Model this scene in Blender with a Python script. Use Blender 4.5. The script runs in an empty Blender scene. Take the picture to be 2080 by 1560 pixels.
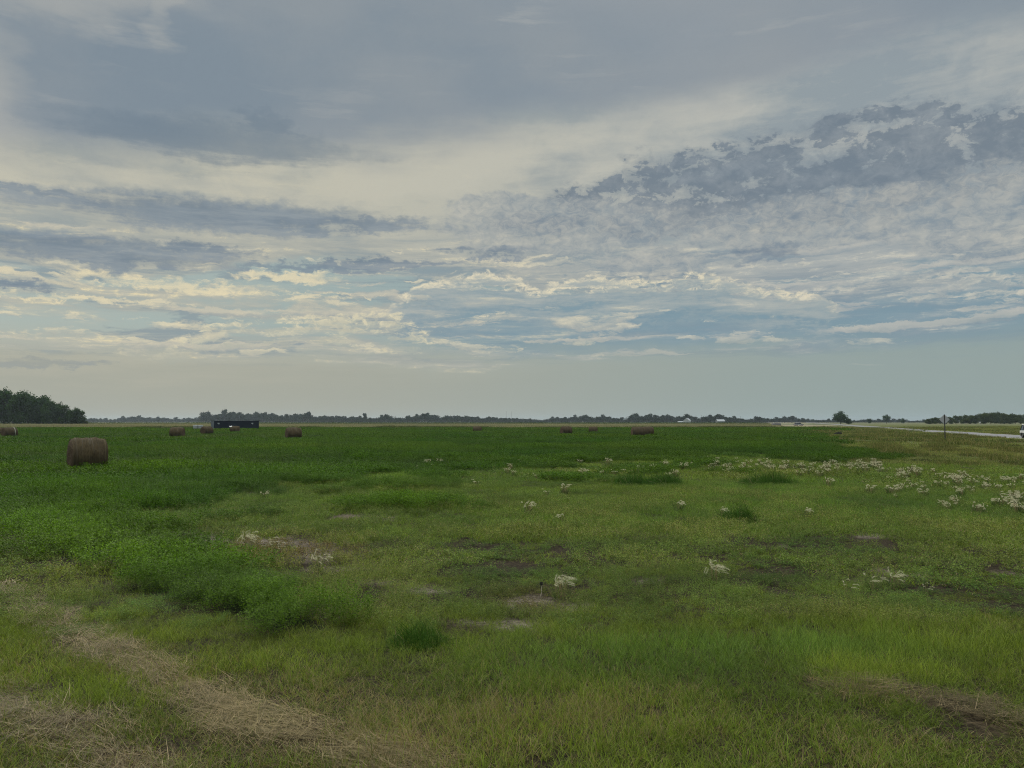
import bpy, math, random
import numpy as np
from mathutils import Vector, Matrix

R = math.radians
rng = np.random.default_rng(11)
random.seed(11)
scene = bpy.context.scene
col = scene.collection
D = bpy.data

# ------------------------------------------------------------------ camera
F, CX, CY = 1562.0, 1040.0, 780.0          # focal length and centre in photo pixels
H = 2.25                                    # eye height above the field
PITCH = math.atan(76 / F)                   # horizon at row 856
cam_d = D.cameras.new('camera')
cam = D.objects.new('camera', cam_d)
col.objects.link(cam)
cam_d.sensor_fit = 'HORIZONTAL'
cam_d.sensor_width = 36.0
cam_d.lens = 36.0 * F / 2080.0
cam_d.clip_start = 0.1
cam_d.clip_end = 20000
cam.location = (0, 0, H)
cam.rotation_euler = (R(90) + PITCH, 0, 0)
scene.camera = cam

cp, sp = math.cos(PITCH), math.sin(PITCH)


def ray(u, v):
    a, c = (u - CX) / F, -(v - CY) / F
    return np.array([a, cp - c * sp, sp + c * cp])


def ground(u, v, z=0.0):
    d = ray(u, v)
    t = (z - H) / d[2]
    return d[0] * t, d[1] * t


def at_y(u, Y):
    d = ray(u, 856)
    return d[0] / d[1] * Y


def proj(x, y, z=0.0):
    x = np.asarray(x, float); y = np.asarray(y, float); h = z - H
    dep = np.maximum(y * cp + h * sp, 0.3)
    up = -y * sp + h * cp
    return CX + F * x / dep, CY - F * up / dep


def azel(u, v):
    d = ray(u, v); d = d / np.linalg.norm(d)
    return math.degrees(math.atan2(d[0], d[1])), math.degrees(math.asin(d[2]))


# ------------------------------------------------------------------ sun and exposure
SUN_AZ, SUN_EL = -40.0, 32.0
sd = D.lights.new('sun', 'SUN')
sd.energy = 1.5
sd.angle = R(12)
sd.color = (1.0, 0.93, 0.80)
sun = D.objects.new('sun', sd)
col.objects.link(sun)
sv = Vector((math.sin(R(SUN_AZ)) * math.cos(R(SUN_EL)), math.cos(R(SUN_AZ)) * math.cos(R(SUN_EL)), math.sin(R(SUN_EL))))
sun.rotation_euler = sv.to_track_quat('Z', 'Y').to_euler()
vs = scene.view_settings
vs.view_transform = 'Standard'
vs.look = 'None'
vs.gamma = 1
vs.use_curve_mapping = False
vs.exposure = 0.0
scene.cycles.use_denoising = True
scene.cycles.denoising_prefilter = 'NONE'
scene.cycles.denoising_input_passes = 'RGB_ALBEDO_NORMAL'
scene.cycles.filter_width = 1.05
scene.cycles.max_bounces = 5
scene.cycles.diffuse_bounces = 2
scene.cycles.glossy_bounces = 2
scene.cycles.transmission_bounces = 4
scene.cycles.volume_bounces = 0
scene.cycles.sample_clamp_indirect = 4.0
scene.cycles.use_adaptive_sampling = True
scene.cycles.adaptive_threshold = 0.006
scene.cycles.adaptive_min_samples = 24


# ------------------------------------------------------------------ node helpers
class E:
    """an expression in a node tree"""
    T = None
    D2 = True        # the sky uses flat noise, everything else solid noise

    def __init__(s, v): s.v = v

    @staticmethod
    def link(v, sock):
        v = v.v if isinstance(v, E) else v
        if hasattr(v, 'is_linked'): E.T.links.new(v, sock)
        else: sock.default_value = v

    def m(op, *a, clamp=False):
        n = E.T.nodes.new('ShaderNodeMath'); n.operation = op; n.use_clamp = clamp
        for i, x in enumerate(a): E.link(x, n.inputs[i])
        return E(n.outputs[0])

    def __add__(s, o): return E.m('ADD', s, o)
    def __radd__(s, o): return E.m('ADD', o, s)
    def __sub__(s, o): return E.m('SUBTRACT', s, o)
    def __rsub__(s, o): return E.m('SUBTRACT', o, s)
    def __mul__(s, o): return E.m('MULTIPLY', s, o)
    def __rmul__(s, o): return E.m('MULTIPLY', o, s)
    def __truediv__(s, o): return E.m('DIVIDE', s, o)
    def __neg__(s): return E.m('MULTIPLY', s, -1.0)


def sat(x): return E.m('ADD', x, 0.0, clamp=True)
def emax(a, b): return E.m('MAXIMUM', a, b)
def emin(a, b): return E.m('MINIMUM', a, b)


def smooth(a, b, x, lo=0.0, hi=1.0):
    n = E.T.nodes.new('ShaderNodeMapRange'); n.interpolation_type = 'SMOOTHSTEP'
    for k, val in (('Value', x), ('From Min', a), ('From Max', b), ('To Min', lo), ('To Max', hi)):
        E.link(val, n.inputs[k])
    return E(n.outputs[0])


def vec(x, y, z=0.0):
    n = E.T.nodes.new('ShaderNodeCombineXYZ')
    if E.D2: y, z = y + z * 17.3, 0.0
    for i, q in enumerate((x, y, z)): E.link(q, n.inputs[i])
    return E(n.outputs[0])


def noise(v, scale=1.0, detail=6.0, rough=0.55, dist=0.0, lac=2.0, colour=False):
    n = E.T.nodes.new('ShaderNodeTexNoise')
    n.noise_dimensions = '2D' if E.D2 else '3D'
    E.link(v, n.inputs['Vector'])
    n.inputs['Scale'].default_value = scale; n.inputs['Detail'].default_value = detail
    n.inputs['Roughness'].default_value = rough; n.inputs['Distortion'].default_value = dist
    n.inputs['Lacunarity'].default_value = lac
    return E(n.outputs['Color' if colour else 0])


def mixc(f, a, b, blend='MIX'):
    n = E.T.nodes.new('ShaderNodeMix'); n.data_type = 'RGBA'; n.blend_type = blend; n.clamp_factor = True
    E.link(f, n.inputs[0])
    for x, s in ((a, n.inputs[6]), (b, n.inputs[7])):
        if isinstance(x, tuple): s.default_value = (*x[:3], 1)
        else: E.link(x, s)
    return E(n.outputs[2])


def lin(r, g, b):
    f = lambda c: c / 255 / 12.92 if c <= 10 else ((c / 255 + 0.055) / 1.055) ** 2.4
    return (f(r), f(g), f(b))


# ------------------------------------------------------------------ world: cloudy evening sky
world = D.worlds.new('World'); scene.world = world
world.use_nodes = True
T = world.node_tree; T.nodes.clear(); E.T = T
STR = 0.1


def c10(r, g, b, k=1.0): return tuple(x / STR * k for x in lin(r, g, b))


tc = T.nodes.new('ShaderNodeTexCoord')
sx = T.nodes.new('ShaderNodeSeparateXYZ'); T.links.new(tc.outputs['Generated'], sx.inputs[0])
dx, dy, dz = (E(o) for o in sx.outputs)
az = E.m('ARCTAN2', dx, dy) * (180 / math.pi)
el = E.m('ARCSINE', dz) * (180 / math.pi)
sky = T.nodes.new('ShaderNodeTexSky'); sky.sky_type = 'NISHITA'; sky.sun_disc = False
sky.sun_elevation = R(SUN_EL); sky.sun_rotation = R(SUN_AZ)
sky.air_density = 1.0; sky.dust_density = 2.0
nish = E(sky.outputs[0])


def blobs(lst, x, y):
    """smooth union of soft ellipses given as photo-direction centre, half sizes (deg), tilt"""
    out = None
    for (u, v, ru, rv, rot) in lst:
        a0, e0 = azel(u, v)
        ra, re = ru / F * 57.3 * math.cos(R(a0)), rv / F * 57.3 * math.cos(R(a0))
        c_, s_ = math.cos(R(rot)), math.sin(R(rot))
        ax, ey = x - a0, y - e0
        p = (ax * c_ + ey * s_) / ra
        q = (ey * c_ - ax * s_) / re
        r2 = 1.0 - (p * p + q * q)
        out = r2 if out is None else emax(out, r2)
    return emax(out, -3.0)


def split(c):
    n = E.T.nodes.new('ShaderNodeSeparateColor'); E.T.links.new(c.v, n.inputs[0])
    return [E(o) - 0.5 for o in n.outputs[:3]]


def curve(x, pts):
    """piecewise linear function of an azimuth, given as photo directions (u, v) -> elevation; far below outside"""
    ae = [azel(u, v) for u, v in pts]
    n = E.T.nodes.new('ShaderNodeValToRGB'); r = n.color_ramp
    lo, hi = ae[0][0] - 1.6, ae[-1][0] + 1.6
    st = [(lo, ae[0][1] - 1.6)] + ae + [(hi, ae[-1][1] - 1.6)]
    while len(r.elements) < len(st): r.elements.new(0.5)
    for e_, (a_, y_) in zip(r.elements, st):
        e_.position = (a_ - lo) / (hi - lo); q = (y_ + 5) / 40
        e_.color = (q, q, q, 1)
    E.link((x - lo) / (hi - lo), n.inputs[0])
    return E(n.outputs[0]) * 40.0 - 5.0, smooth(lo - 1.0, lo + 3.0, x) * smooth(hi + 1.0, hi - 3.0, x)


def cells(v, scale, detail=3.0, rough=0.55):
    n = E.T.nodes.new('ShaderNodeTexVoronoi'); n.voronoi_dimensions = '2D'; n.feature = 'F1'; n.normalize = True
    E.link(v, n.inputs['Vector']); n.inputs['Scale'].default_value = scale
    n.inputs['Detail'].default_value = detail; n.inputs['Roughness'].default_value = rough
    return 0.5 - E(n.outputs['Distance'])


def cloudlets(C, sx_, sy_, seed, thr, soft, region, c_dark, c_lit, k, up=0.32):
    """broken small clouds: crisp upper edges catching light, shaded undersides"""
    x, y = az + f1 * 1.6 + w1 * 5.0, sl + f2 * 0.7
    a = noise(vec(x * sx_, y * sy_, seed), 1.0, 8, 0.60)
    b = noise(vec(x * sx_ - 0.03, y * sy_ + up, seed), 1.0, 4, 0.55)
    m_ = smooth(thr, thr + soft, a + region)
    lit = sat((a - b) * 3.2 + 0.42 + q1 * 0.5)
    return mixc(m_ * k, C, mixc(lit, c_dark, c_lit))


# noise fields (direction space, stretched sideways like flat cloud layers seen low)
w1, w2, w3 = split(noise(vec(az * 0.10, el * 0.28, 3.1), 1.0, 5, 0.55, colour=True))          # broad drift
f1, f2, f3 = split(noise(vec(az * 0.55, el * 0.95, 12.0), 1.0, 8, 0.62, colour=True))         # ragged edges
p1, p2, p3 = split(noise(vec(az * 0.42, el * 0.75, 31.0), 1.0, 9, 0.64, 0.4, colour=True))    # billows
q1, q2, q3 = split(noise(vec(az * 1.3, el * 2.0, 41.0), 1.0, 7, 0.66, 0.6, colour=True))      # puffs
sl = el - az * 0.010 + w1 * 0.9
nS = noise(vec(az * 0.05 + w2 * 0.6, sl * 0.62, 0.0), 1.0, 8, 0.60)        # long streaks
nS2 = noise(vec(az * 0.13 + w3 * 0.8, sl * 1.15, 7.0), 1.0, 9, 0.64)       # finer streaks
nD = noise(vec(dx / (dz + 0.15), dy / (dz + 0.15), 1.7), 0.8, 5, 0.45)   # high deck
nD2 = noise(vec(az * 0.06, el * 0.11, 9.0), 1.0, 6, 0.5)
vorA = cells(vec(az + f1 * 2.5, (el + f2 * 1.5) * 1.25, 3.0), 0.42)
vorB = cells(vec(az + f2 * 1.5, (el + f1 * 0.8) * 1.3, 8.0), 0.85)
right = smooth(-22.0, 30.0, az)
hi_ = smooth(11.0, 15.5, el)

# clear air low down
c_hor = mixc(right, c10(166, 167, 154), c10(147, 161, 158))
c_gap = mixc(right, c10(150, 167, 164), c10(127, 153, 164))
C = mixc(smooth(3.4, 6.5, el + (nS - 0.5) * 2), c_hor, c_gap)
C = mixc(0.06, C, nish)

# thin sheet: cream streaks, broken low down, closed above
c_cream = mixc(right, c10(190, 187, 171), c10(178, 180, 176))
c_bright = mixc(right, c10(226, 213, 176), c10(206, 202, 187))
c_grey = mixc(right, c10(160, 164, 160), c10(146, 156, 162))
hole = blobs([(720, 560, 330, 62, 2), (880, 540, 180, 34, 0), (1180, 520, 200, 22, 0)], az + f1 * 5, el + f2 * 2.0)
cover = smooth(9.6, 12.0, el + w1 * 3) * 0.34 + smooth(3.0, 5.0, el + (nS - .5) * 3 - az * 0.01) * 0.5 - 0.5
cover = cover - smooth(-0.4, 0.8, hole) * 0.16 + smooth(5.0, 20.0, az) * 0.04
veil = smooth(0.0, 0.22, nS * 0.55 + nS2 * 0.45 + cover - 0.38)
tone_lo = sat((nS2 - 0.5) * 4.2 + 0.5)
tone_hi = sat((nD2 - 0.5) * 3.4 + (nS - 0.5) * 2.0 + w3 * 2.0 + p2 * 1.0 + 0.55)
tone = tone_lo + (tone_hi - tone_lo) * hi_
c_sheet = mixc(tone, c_grey, c_cream)
flick = smooth(0.55, 0.68, nS2 * 0.75 + 0.125 + q1 * 0.35) * (1.0 - hi_ * 0.9)
c_sheet = mixc(flick, c_sheet, c_bright)
C = mixc(veil * 0.92, C, c_sheet)
# a lighter stretch below the deck
lightb = blobs([(900, 300, 330, 70, 8), (1250, 290, 260, 60, 6), (300, 375, 420, 26, 0), (1650, 400, 130, 26, 12), (60, 385, 200, 18, 0)], az + w1 * 8 + f1 * 3, el + w2 * 4 + f2 * 1.0)
C = mixc(smooth(-0.6, 1.0, lightb + (nD2 - .5) * 4.0 + p1 * 2.0 + w3 * 3.0) * 0.32, C, mixc(right, c10(200, 196, 179), c10(194, 193, 184)))
# blue-grey shaded streaks
nT = noise(vec(az * 0.07 + w3 * 1.2, sl * 0.62, 21.0), 1.0, 8, 0.62)
shade = smooth(0.50, 0.62, nT + (right - 0.5) * 0.05)
shade = shade * smooth(3.4, 5.2, el - az * 0.012) * smooth(15.5, 10.5, el)
C = mixc(shade * 0.8, C, mixc(right, c10(138, 152, 158), c10(121, 142, 156)))

# heaped clouds: lit upper edge, blue-grey streaky body under it
def heap(C, pts, deep, body, amp, k, c_body, c_lit, brk=0.25):
    top, win = curve(az + f1 * 1.2 + w1 * 4.0, pts)
    t = top - el + p1 * amp * 0.7 + q2 * amp * 0.4 + vorB * amp * 0.75 - 0.1
    m_ = smooth(-0.06, 0.36, t) * smooth(0.25, 0.75, win + nS2 - 0.5) * smooth(-0.25, 0.45, q1 * 2.4 + (nS2 - .5) * 4.5 + p3 * 1.8 + smooth(0.8, 0.1, t) * 0.25 + brk)
    up = sat(p1 * amp * 1.4 + q2 * amp * 2.2 + q1 * 1.0 + vorB * 1.4 + 0.36)                # knobs catch the light
    rim = smooth(deep, 0.05, t + (nS2 - .5) * 6.0 + p2 * 1.5) * 0.9 + 0.1
    fade = smooth(body, body * 0.45, t + (nS2 - .5) * 6.0 + p2 * 2.0)
    bright = sat(rim * (up * 0.75 + 0.35) + smooth(0.35, 0.05, t) * 0.35)
    return mixc(m_ * fade * k, C, mixc(bright, c_body, c_lit))


low_blue = smooth(-0.4, 0.7, blobs([(1130, 665, 340, 62, 0), (1560, 660, 460, 42, 3), (1950, 640, 330, 60, 4)], az + f1 * 6 + w1 * 8, el + f2 * 1.4))
C = mixc(low_blue * (1.0 - sat((nS2 - 0.5) * 4.0 + 0.1) * 0.8) * 0.8, C, mixc(nS, c10(112, 142, 158), c10(134, 157, 167)))
band = smooth(3.2, 5.2, el - az * 0.014) * smooth(15.0, 11.5, el)
mid_l = smooth(8.0, -14.0, az)
C = cloudlets(C, 0.10, 0.55, 51.0, 0.585, 0.07, (band - 1.0) * 0.5 + mid_l * smooth(9.5, 7.5, el) * 0.02, mixc(right, c10(150, 160, 162), c10(134, 149, 159)), mixc(right, c10(222, 211, 180), c10(203, 200, 186)), 0.85)
C = cloudlets(C, 0.22, 1.05, 61.0, 0.575, 0.08, (band - 1.0) * 0.5 + w2 * 0.25, mixc(right, c10(152, 161, 162), c10(136, 150, 159)), mixc(right, c10(222, 212, 182), c10(203, 200, 186)), 0.72)
C = cloudlets(C, 0.055, 0.80, 71.0, 0.56, 0.07, (band - 1.0) * 0.5 + w3 * 0.2, mixc(right, c10(146, 157, 161), c10(128, 146, 158)), mixc(right, c10(200, 194, 175), c10(184, 184, 178)), 0.8)
spark = blobs([(330, 577, 130, 11, -3), (585, 562, 100, 9, 2), (700, 602, 120, 3, 0), (150, 607, 150, 6, 0), (1535, 468, 40, 12, 0)],
              az + f1 * 5.0 + w1 * 4 + q1 * 1.5, el + f2 * 1.3 + q2 * 0.7)
C = mixc(smooth(-0.9, 1.1, spark + (nS2 - .5) * 4.5 + q1 * 2.0) * 0.85, C, mixc(right, c10(226, 214, 180), c10(206, 201, 183)))
C = heap(C, [(815, 600), (850, 580), (930, 566), (985, 556), (1060, 566), (1110, 586), (1170, 570), (1270, 566), (1340, 566), (1420, 552),
             (1480, 566), (1560, 590), (1680, 600)], 1.3, 4.4, 1.7, 0.95, mixc(tone_lo, c10(120, 146, 160), c10(156, 167, 169)), c10(222, 213, 187), 0.6)
C = heap(C, [(375, 690), (430, 655), (520, 645), (620, 642), (700, 646), (790, 636), (830, 655), (860, 690)], 2.6, 3.6, 2.0, 0.85,
         mixc(tone_lo, c10(146, 164, 164), c10(172, 174, 163)), c10(224, 214, 182), -0.02)
C = heap(C, [(1640, 585), (1800, 570), (1900, 545), (1980, 542), (2060, 556), (2200, 560)], 0.9, 1.6, 0.9, 0.75,
         mixc(tone_lo, c10(132, 150, 160), c10(160, 166, 167)), c10(205, 201, 186))

# high grey deck with its sloping lower edge
eL, eM, eR = azel(0, 318)[1], azel(1000, 240)[1], azel(2080, 165)[1]
edge = eM + az * ((eR - eL) / 67.0) + smooth(0.0, -30.0, az) * (eL - eM + 30 * (eR - eL) / 67.0) * 0.6
deck = smooth(-2.0, 1.6, el - edge + (nD2 - 0.5) * 5.0 + (nS - .5) * 2.0 + w2 * 2.0)
c_deck = mixc(smooth(0.32, 0.68, nD), c10(126, 140, 152), c10(146, 154, 161))
c_deck = mixc(smooth(0.35, 0.7, nD2) * 0.5, c_deck, c10(149, 155, 159))
c_deck = mixc(smooth(0.52, 0.72, nS2 + w2 * 0.4) * smooth(0.1, 0.5, w3 + 0.2) * 0.5, c_deck, c10(163, 167, 168))
glowb = blobs([(-70, 170, 95, 130, 0), (120, -50, 240, 50, 0), (345, 20, 50, 30, 50)], az + w1 * 8, el + w2 * 5)
c_deck = mixc(smooth(-1.5, 1.0, glowb) * 0.42, c_deck, c10(186, 184, 176))
C = mixc(deck * 0.97, C, c_deck)

# long dark lens clouds on the left
la, le = az + f1 * 7.0 + w1 * 2.5 + (nS - .5) * 8.0, el + f2 * 1.7 + q2 * 0.35 + (nS2 - .5) * 1.4
lens = blobs([(440, 285, 280, 40, 0), (560, 262, 80, 26, -8)], la, le)
C = mixc(smooth(-0.6, 1.0, lens + (nS2 - .5) * 1.2) * 0.65, C, c10(112, 128, 142))
lens2 = blobs([(430, 436, 340, 32, 1), (600, 454, 260, 18, 1), (170, 406, 150, 11, -3), (760, 458, 130, 16, 4),
               (150, 502, 290, 27, 0), (230, 526, 160, 14, 0), (380, 505, 110, 12, 0), (700, 537, 220, 8, 3),
               (1560, 512, 80, 16, 0), (55, 736, 100, 9, 0), (20, 578, 70, 9, 0), (1000, 510, 90, 10, 0)], la, le)
C = mixc(smooth(-1.0, 1.0, lens2 * 1.1 + (nS2 - .5) * 4.0 + q1 * .9 + 0.0) * 0.82, C, mixc(tone_lo, c10(104, 123, 141), c10(132, 145, 156)))

# ragged cumulus against the light on the right
ra, re_ = az + p1 * 2.6 + f1 * 2.4, el + p2 * 1.6 + f2 * 1.4 + q2 * 0.6
rag = blobs([(1330, 362, 62, 36, 0), (1402, 350, 46, 36, 0), (1240, 376, 32, 20, 0), (1470, 372, 72, 42, 0), (1552, 322, 74, 36, 0), (1595, 298, 34, 18, 0),
             (1640, 366, 92, 46, 0), (1560, 418, 160, 36, 3), (1482, 300, 28, 15, 0), (1685, 262, 64, 22, 0), (1790, 236, 64, 18, 2), (1896, 228, 52, 20, 0),
             (1850, 272, 130, 24, 4), (1875, 338, 170, 74, 4), (2030, 300, 120, 64, 6), (2090, 246, 100, 24, 8), (1740, 352, 62, 42, 0), (1440, 432, 130, 28, 3), (1290, 425, 90, 22, 0), (1180, 408, 60, 22, 0), (1120, 452, 100, 22, 0), (1330, 455, 120, 24, 0), (1620, 440, 150, 24, 4)], ra, re_)
ragf = rag * 0.62 + vorA * 1.5 + vorB * 1.1 + p3 * 2.6 + q1 * 0.9 - 0.50
ragm = emax(smooth(-0.14, 0.30, ragf), smooth(-0.9, 0.3, ragf + f3 * 1.5) * 0.45)
c_rag = mixc(sat(p3 * 1.4 + q3 * 1.0 + p2 * 1.0 + vorA * -0.9 + vorB * -0.6 + 0.50), c10(110, 124, 137), c10(142, 151, 158))
C = mixc(ragm * 0.86, C, c_rag)
rag2 = blobs([(1150, 462, 200, 46, 0), (1760, 440, 330, 46, 0), (2020, 430, 170, 80, 0), (1330, 535, 90, 26, 0), (1040, 430, 110, 30, 0)], ra, re_)
C = mixc(smooth(-0.4, 0.6, rag2 + q1 * 0.8 + vorB * 1.6 + vorA * 1.0) * 0.65, C, mixc(sat(p3 * 2.0 + q3 * 2.0 + 0.5), c10(132, 145, 155), c10(182, 182, 175)))

# below the cloud base: even murk, warm left, green-grey right
low = smooth(6.4, 2.2, el - az * 0.018 + (nS - 0.5) * 3.0 + (nS2 - .5) * 3.0)
C = mixc(low, C, c_hor)
# unseen overhead sky brightened to light the grass; kept dim behind the viewer
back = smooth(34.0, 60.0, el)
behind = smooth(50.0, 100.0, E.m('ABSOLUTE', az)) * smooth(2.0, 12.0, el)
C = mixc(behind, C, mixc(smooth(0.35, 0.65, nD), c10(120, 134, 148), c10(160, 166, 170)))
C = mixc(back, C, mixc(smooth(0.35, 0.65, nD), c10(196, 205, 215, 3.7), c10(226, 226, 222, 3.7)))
# under the horizon
C = mixc(smooth(-0.3, -4.0, el), C, c10(120, 125, 105))
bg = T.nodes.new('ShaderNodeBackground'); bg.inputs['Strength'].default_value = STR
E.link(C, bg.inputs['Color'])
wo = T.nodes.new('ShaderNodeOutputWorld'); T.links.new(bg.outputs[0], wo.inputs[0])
world.cycles.sampling_method = 'MANUAL'
world.cycles.sample_map_resolution = 1024
E.D2 = False


# ------------------------------------------------------------------ object helpers
def tag(o, label=None, cat=None, group=None, kind=None):
    for k, v in (('label', label), ('category', cat), ('group', group), ('kind', kind)):
        if v: o[k] = v
    return o


def link(name, data, parent=None):
    o = D.objects.new(name, data); col.objects.link(o)
    if parent: o.parent = parent
    return o


def empty(name, loc, rz=0.0):
    o = link(name, None)
    o.location = loc; o.rotation_euler = (0, 0, rz); o.empty_display_size = 0.3
    return o


class MB:
    """collects simple shapes into one mesh"""
    def __init__(s): s.v, s.f, s.mi, s.sm = [], [], [], []

    def add(s, vs, fs, mi=0, smooth_=False):
        b = len(s.v); s.v += [tuple(p) for p in vs]
        s.f += [tuple(b + i for i in f) for f in fs]; s.mi += [mi] * len(fs); s.sm += [smooth_] * len(fs)

    def box(s, c, d, mi=0, rz=0.0, bev=0.0):
        x, y, z = (q / 2 for q in d)
        M = Matrix.Rotation(rz, 3, 'Z')
        b = min(bev, x * .9, y * .9, z * .9)
        if b <= 0:
            vs = [(i, j, k) for i in (-x, x) for j in (-y, y) for k in (-z, z)]
            fs = [(0, 1, 3, 2), (4, 6, 7, 5), (0, 4, 5, 1), (2, 3, 7, 6), (0, 2, 6, 4), (1, 5, 7, 3)]
        else:
            vs = []
            for (hx, hy, hz) in ((x - b, y - b, z), (x, y - b, z - b), (x - b, y, z - b)):
                vs += [(i * hx, j * hy, k * hz) for i in (-1, 1) for j in (-1, 1) for k in (-1, 1)]
            import itertools
            fs = []
            idx = lambda t, i, j, k: t * 8 + (i > 0) * 4 + (j > 0) * 2 + (k > 0)
            for k in (-1, 1): fs.append([idx(0, -1, -1, k), idx(0, 1, -1, k), idx(0, 1, 1, k), idx(0, -1, 1, k)][::k])
            for i in (-1, 1): fs.append([idx(1, i, -1, -1), idx(1, i, 1, -1), idx(1, i, 1, 1), idx(1, i, -1, 1)][::i])
            for j in (-1, 1): fs.append([idx(2, 1, j, -1), idx(2, -1, j, -1), idx(2, -1, j, 1), idx(2, 1, j, 1)][::j])
            for i, k in itertools.product((-1, 1), (-1, 1)): fs.append([idx(0, i, -1, k), idx(0, i, 1, k), idx(1, i, 1, k), idx(1, i, -1, k)])
            for j, k in itertools.product((-1, 1), (-1, 1)): fs.append([idx(0, -1, j, k), idx(0, 1, j, k), idx(2, 1, j, k), idx(2, -1, j, k)])
            for i, j in itertools.product((-1, 1), (-1, 1)): fs.append([idx(1, i, j, -1), idx(1, i, j, 1), idx(2, i, j, 1), idx(2, i, j, -1)])
            for i, j, k in itertools.product((-1, 1), (-1, 1), (-1, 1)): fs.append([idx(0, i, j, k), idx(1, i, j, k), idx(2, i, j, k)])
        s.add([Vector(c) + M @ Vector(p) for p in vs], fs, mi)

    def tube(s, p0, p1, r0, r1, n=8, mi=0, cap=True):
        p0, p1 = Vector(p0), Vector(p1); d = (p1 - p0).normalized()
        a = d.orthogonal().normalized(); b = d.cross(a)
        vs = []
        for p, r in ((p0, r0), (p1, r1)):
            vs += [p + a * (r * math.cos(t)) + b * (r * math.sin(t)) for t in (2 * math.pi * i / n for i in range(n))]
        fs = [(i, (i + 1) % n, n + (i + 1) % n, n + i) for i in range(n)]
        s.add(vs, fs, mi, True)
        if cap: s.add(vs, [tuple(range(n))[::-1], tuple(range(n, 2 * n))], mi)

    def prism(s, prof, y0, y1, mi=0, axis='y'):
        """profile of (x, z) points, extruded along y (or profile (y, z) along x)"""
        n = len(prof)
        P = (lambda a, b, c: (a, c, b)) if axis == 'y' else (lambda a, b, c: (c, a, b))
        vs = [P(a, b, y0) for a, b in prof] + [P(a, b, y1) for a, b in prof]
        fs = [(i, (i + 1) % n, n + (i + 1) % n, n + i) for i in range(n)] + [tuple(range(n))[::-1], tuple(range(n, 2 * n))]
        s.add(vs, fs, mi)

    def mesh(s, name, mats):
        me = D.meshes.new(name); me.from_pydata(s.v, [], s.f)
        for m_ in (mats if isinstance(mats, (list, tuple)) else [mats]): me.materials.append(m_)
        me.polygons.foreach_set('material_index', s.mi); me.polygons.foreach_set('use_smooth', s.sm)
        me.update()
        import bmesh
        bm = bmesh.new(); bm.from_mesh(me); bmesh.ops.recalc_face_normals(bm, faces=bm.faces); bm.to_mesh(me); bm.free()
        return me

    def build(s, name, mats, parent=None): return link(name, s.mesh(name, mats), parent)


def np_mesh(name, verts, quads, mat=None, attrs=None, smooth_=False):
    """quads: (n,4) index array (triangles as a separate array via a repeated index are not used)"""
    me = D.meshes.new(name)
    verts = np.asarray(verts, np.float32); quads = np.asarray(quads, np.int32)
    k = quads.shape[1]
    me.vertices.add(len(verts)); me.vertices.foreach_set('co', verts.ravel())
    me.loops.add(quads.size); me.loops.foreach_set('vertex_index', quads.ravel())
    me.polygons.add(len(quads)); me.polygons.foreach_set('loop_start', np.arange(0, quads.size, k, dtype=np.int32))
    if smooth_: me.polygons.foreach_set('use_smooth', np.ones(len(quads), bool))
    for nm, arr in (attrs or {}).items():
        a = me.attributes.new(nm, 'FLOAT_COLOR', 'POINT'); a.data.foreach_set('color', np.asarray(arr, np.float32).ravel())
    if mat: me.materials.append(mat)
    me.update(calc_edges=True)
    return me


# ------------------------------------------------------------------ materials
def mat_new(name):
    m_ = D.materials.new(name); m_.use_nodes = True
    m_.node_tree.nodes.clear(); E.T = m_.node_tree
    return m_


def out(surface=None, volume=None):
    o = E.T.nodes.new('ShaderNodeOutputMaterial')
    if surface is not None: E.T.links.new(surface, o.inputs['Surface'])
    if volume is not None: E.T.links.new(volume, o.inputs['Volume'])


def principled(colr, rough=0.8, spec=0.3, metal=0.0, normal=None):
    n = E.T.nodes.new('ShaderNodeBsdfPrincipled')
    if isinstance(colr, tuple): n.inputs['Base Color'].default_value = (*colr[:3], 1)
    else: E.link(colr, n.inputs['Base Color'])
    E.link(rough, n.inputs['Roughness']); n.inputs['Specular IOR Level'].default_value = spec
    n.inputs['Metallic'].default_value = metal
    if normal is not None: E.T.links.new(normal, n.inputs['Normal'])
    return n


def bump(h, strength=0.5, dist=0.02):
    n = E.T.nodes.new('ShaderNodeBump'); E.link(h, n.inputs['Height'])
    n.inputs['Strength'].default_value = strength; n.inputs['Distance'].default_value = dist
    return n.outputs[0]


def attr(name, typ='GEOMETRY'):
    n = E.T.nodes.new('ShaderNodeAttribute'); n.attribute_name = name; n.attribute_type = typ
    return n


def pos():
    return E(E.T.nodes.new('ShaderNodeNewGeometry').outputs['Position'])


def objco():
    return E(E.T.nodes.new('ShaderNodeTexCoord').outputs['Object'])


def vscale(v, x, y, z):
    n = E.T.nodes.new('ShaderNodeVectorMath'); n.operation = 'MULTIPLY'
    E.link(v, n.inputs[0]); n.inputs[1].default_value = (x, y, z)
    return E(n.outputs[0])


def simple(name, c, rough=0.6, spec=0.4, metal=0.0, var=0.12, sc=3.0):
    m_ = mat_new(name)
    n = noise(objco(), sc, 5, 0.6)
    cc = mixc(n, tuple(x * (1 - var) for x in c), tuple(min(1, x * (1 + var)) for x in c))
    out(principled(cc, smooth(0.3, 0.7, n, rough - 0.06, rough + 0.06), spec, metal).outputs[0])
    return m_


STRAW = (0.25, 0.195, 0.105)


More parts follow.
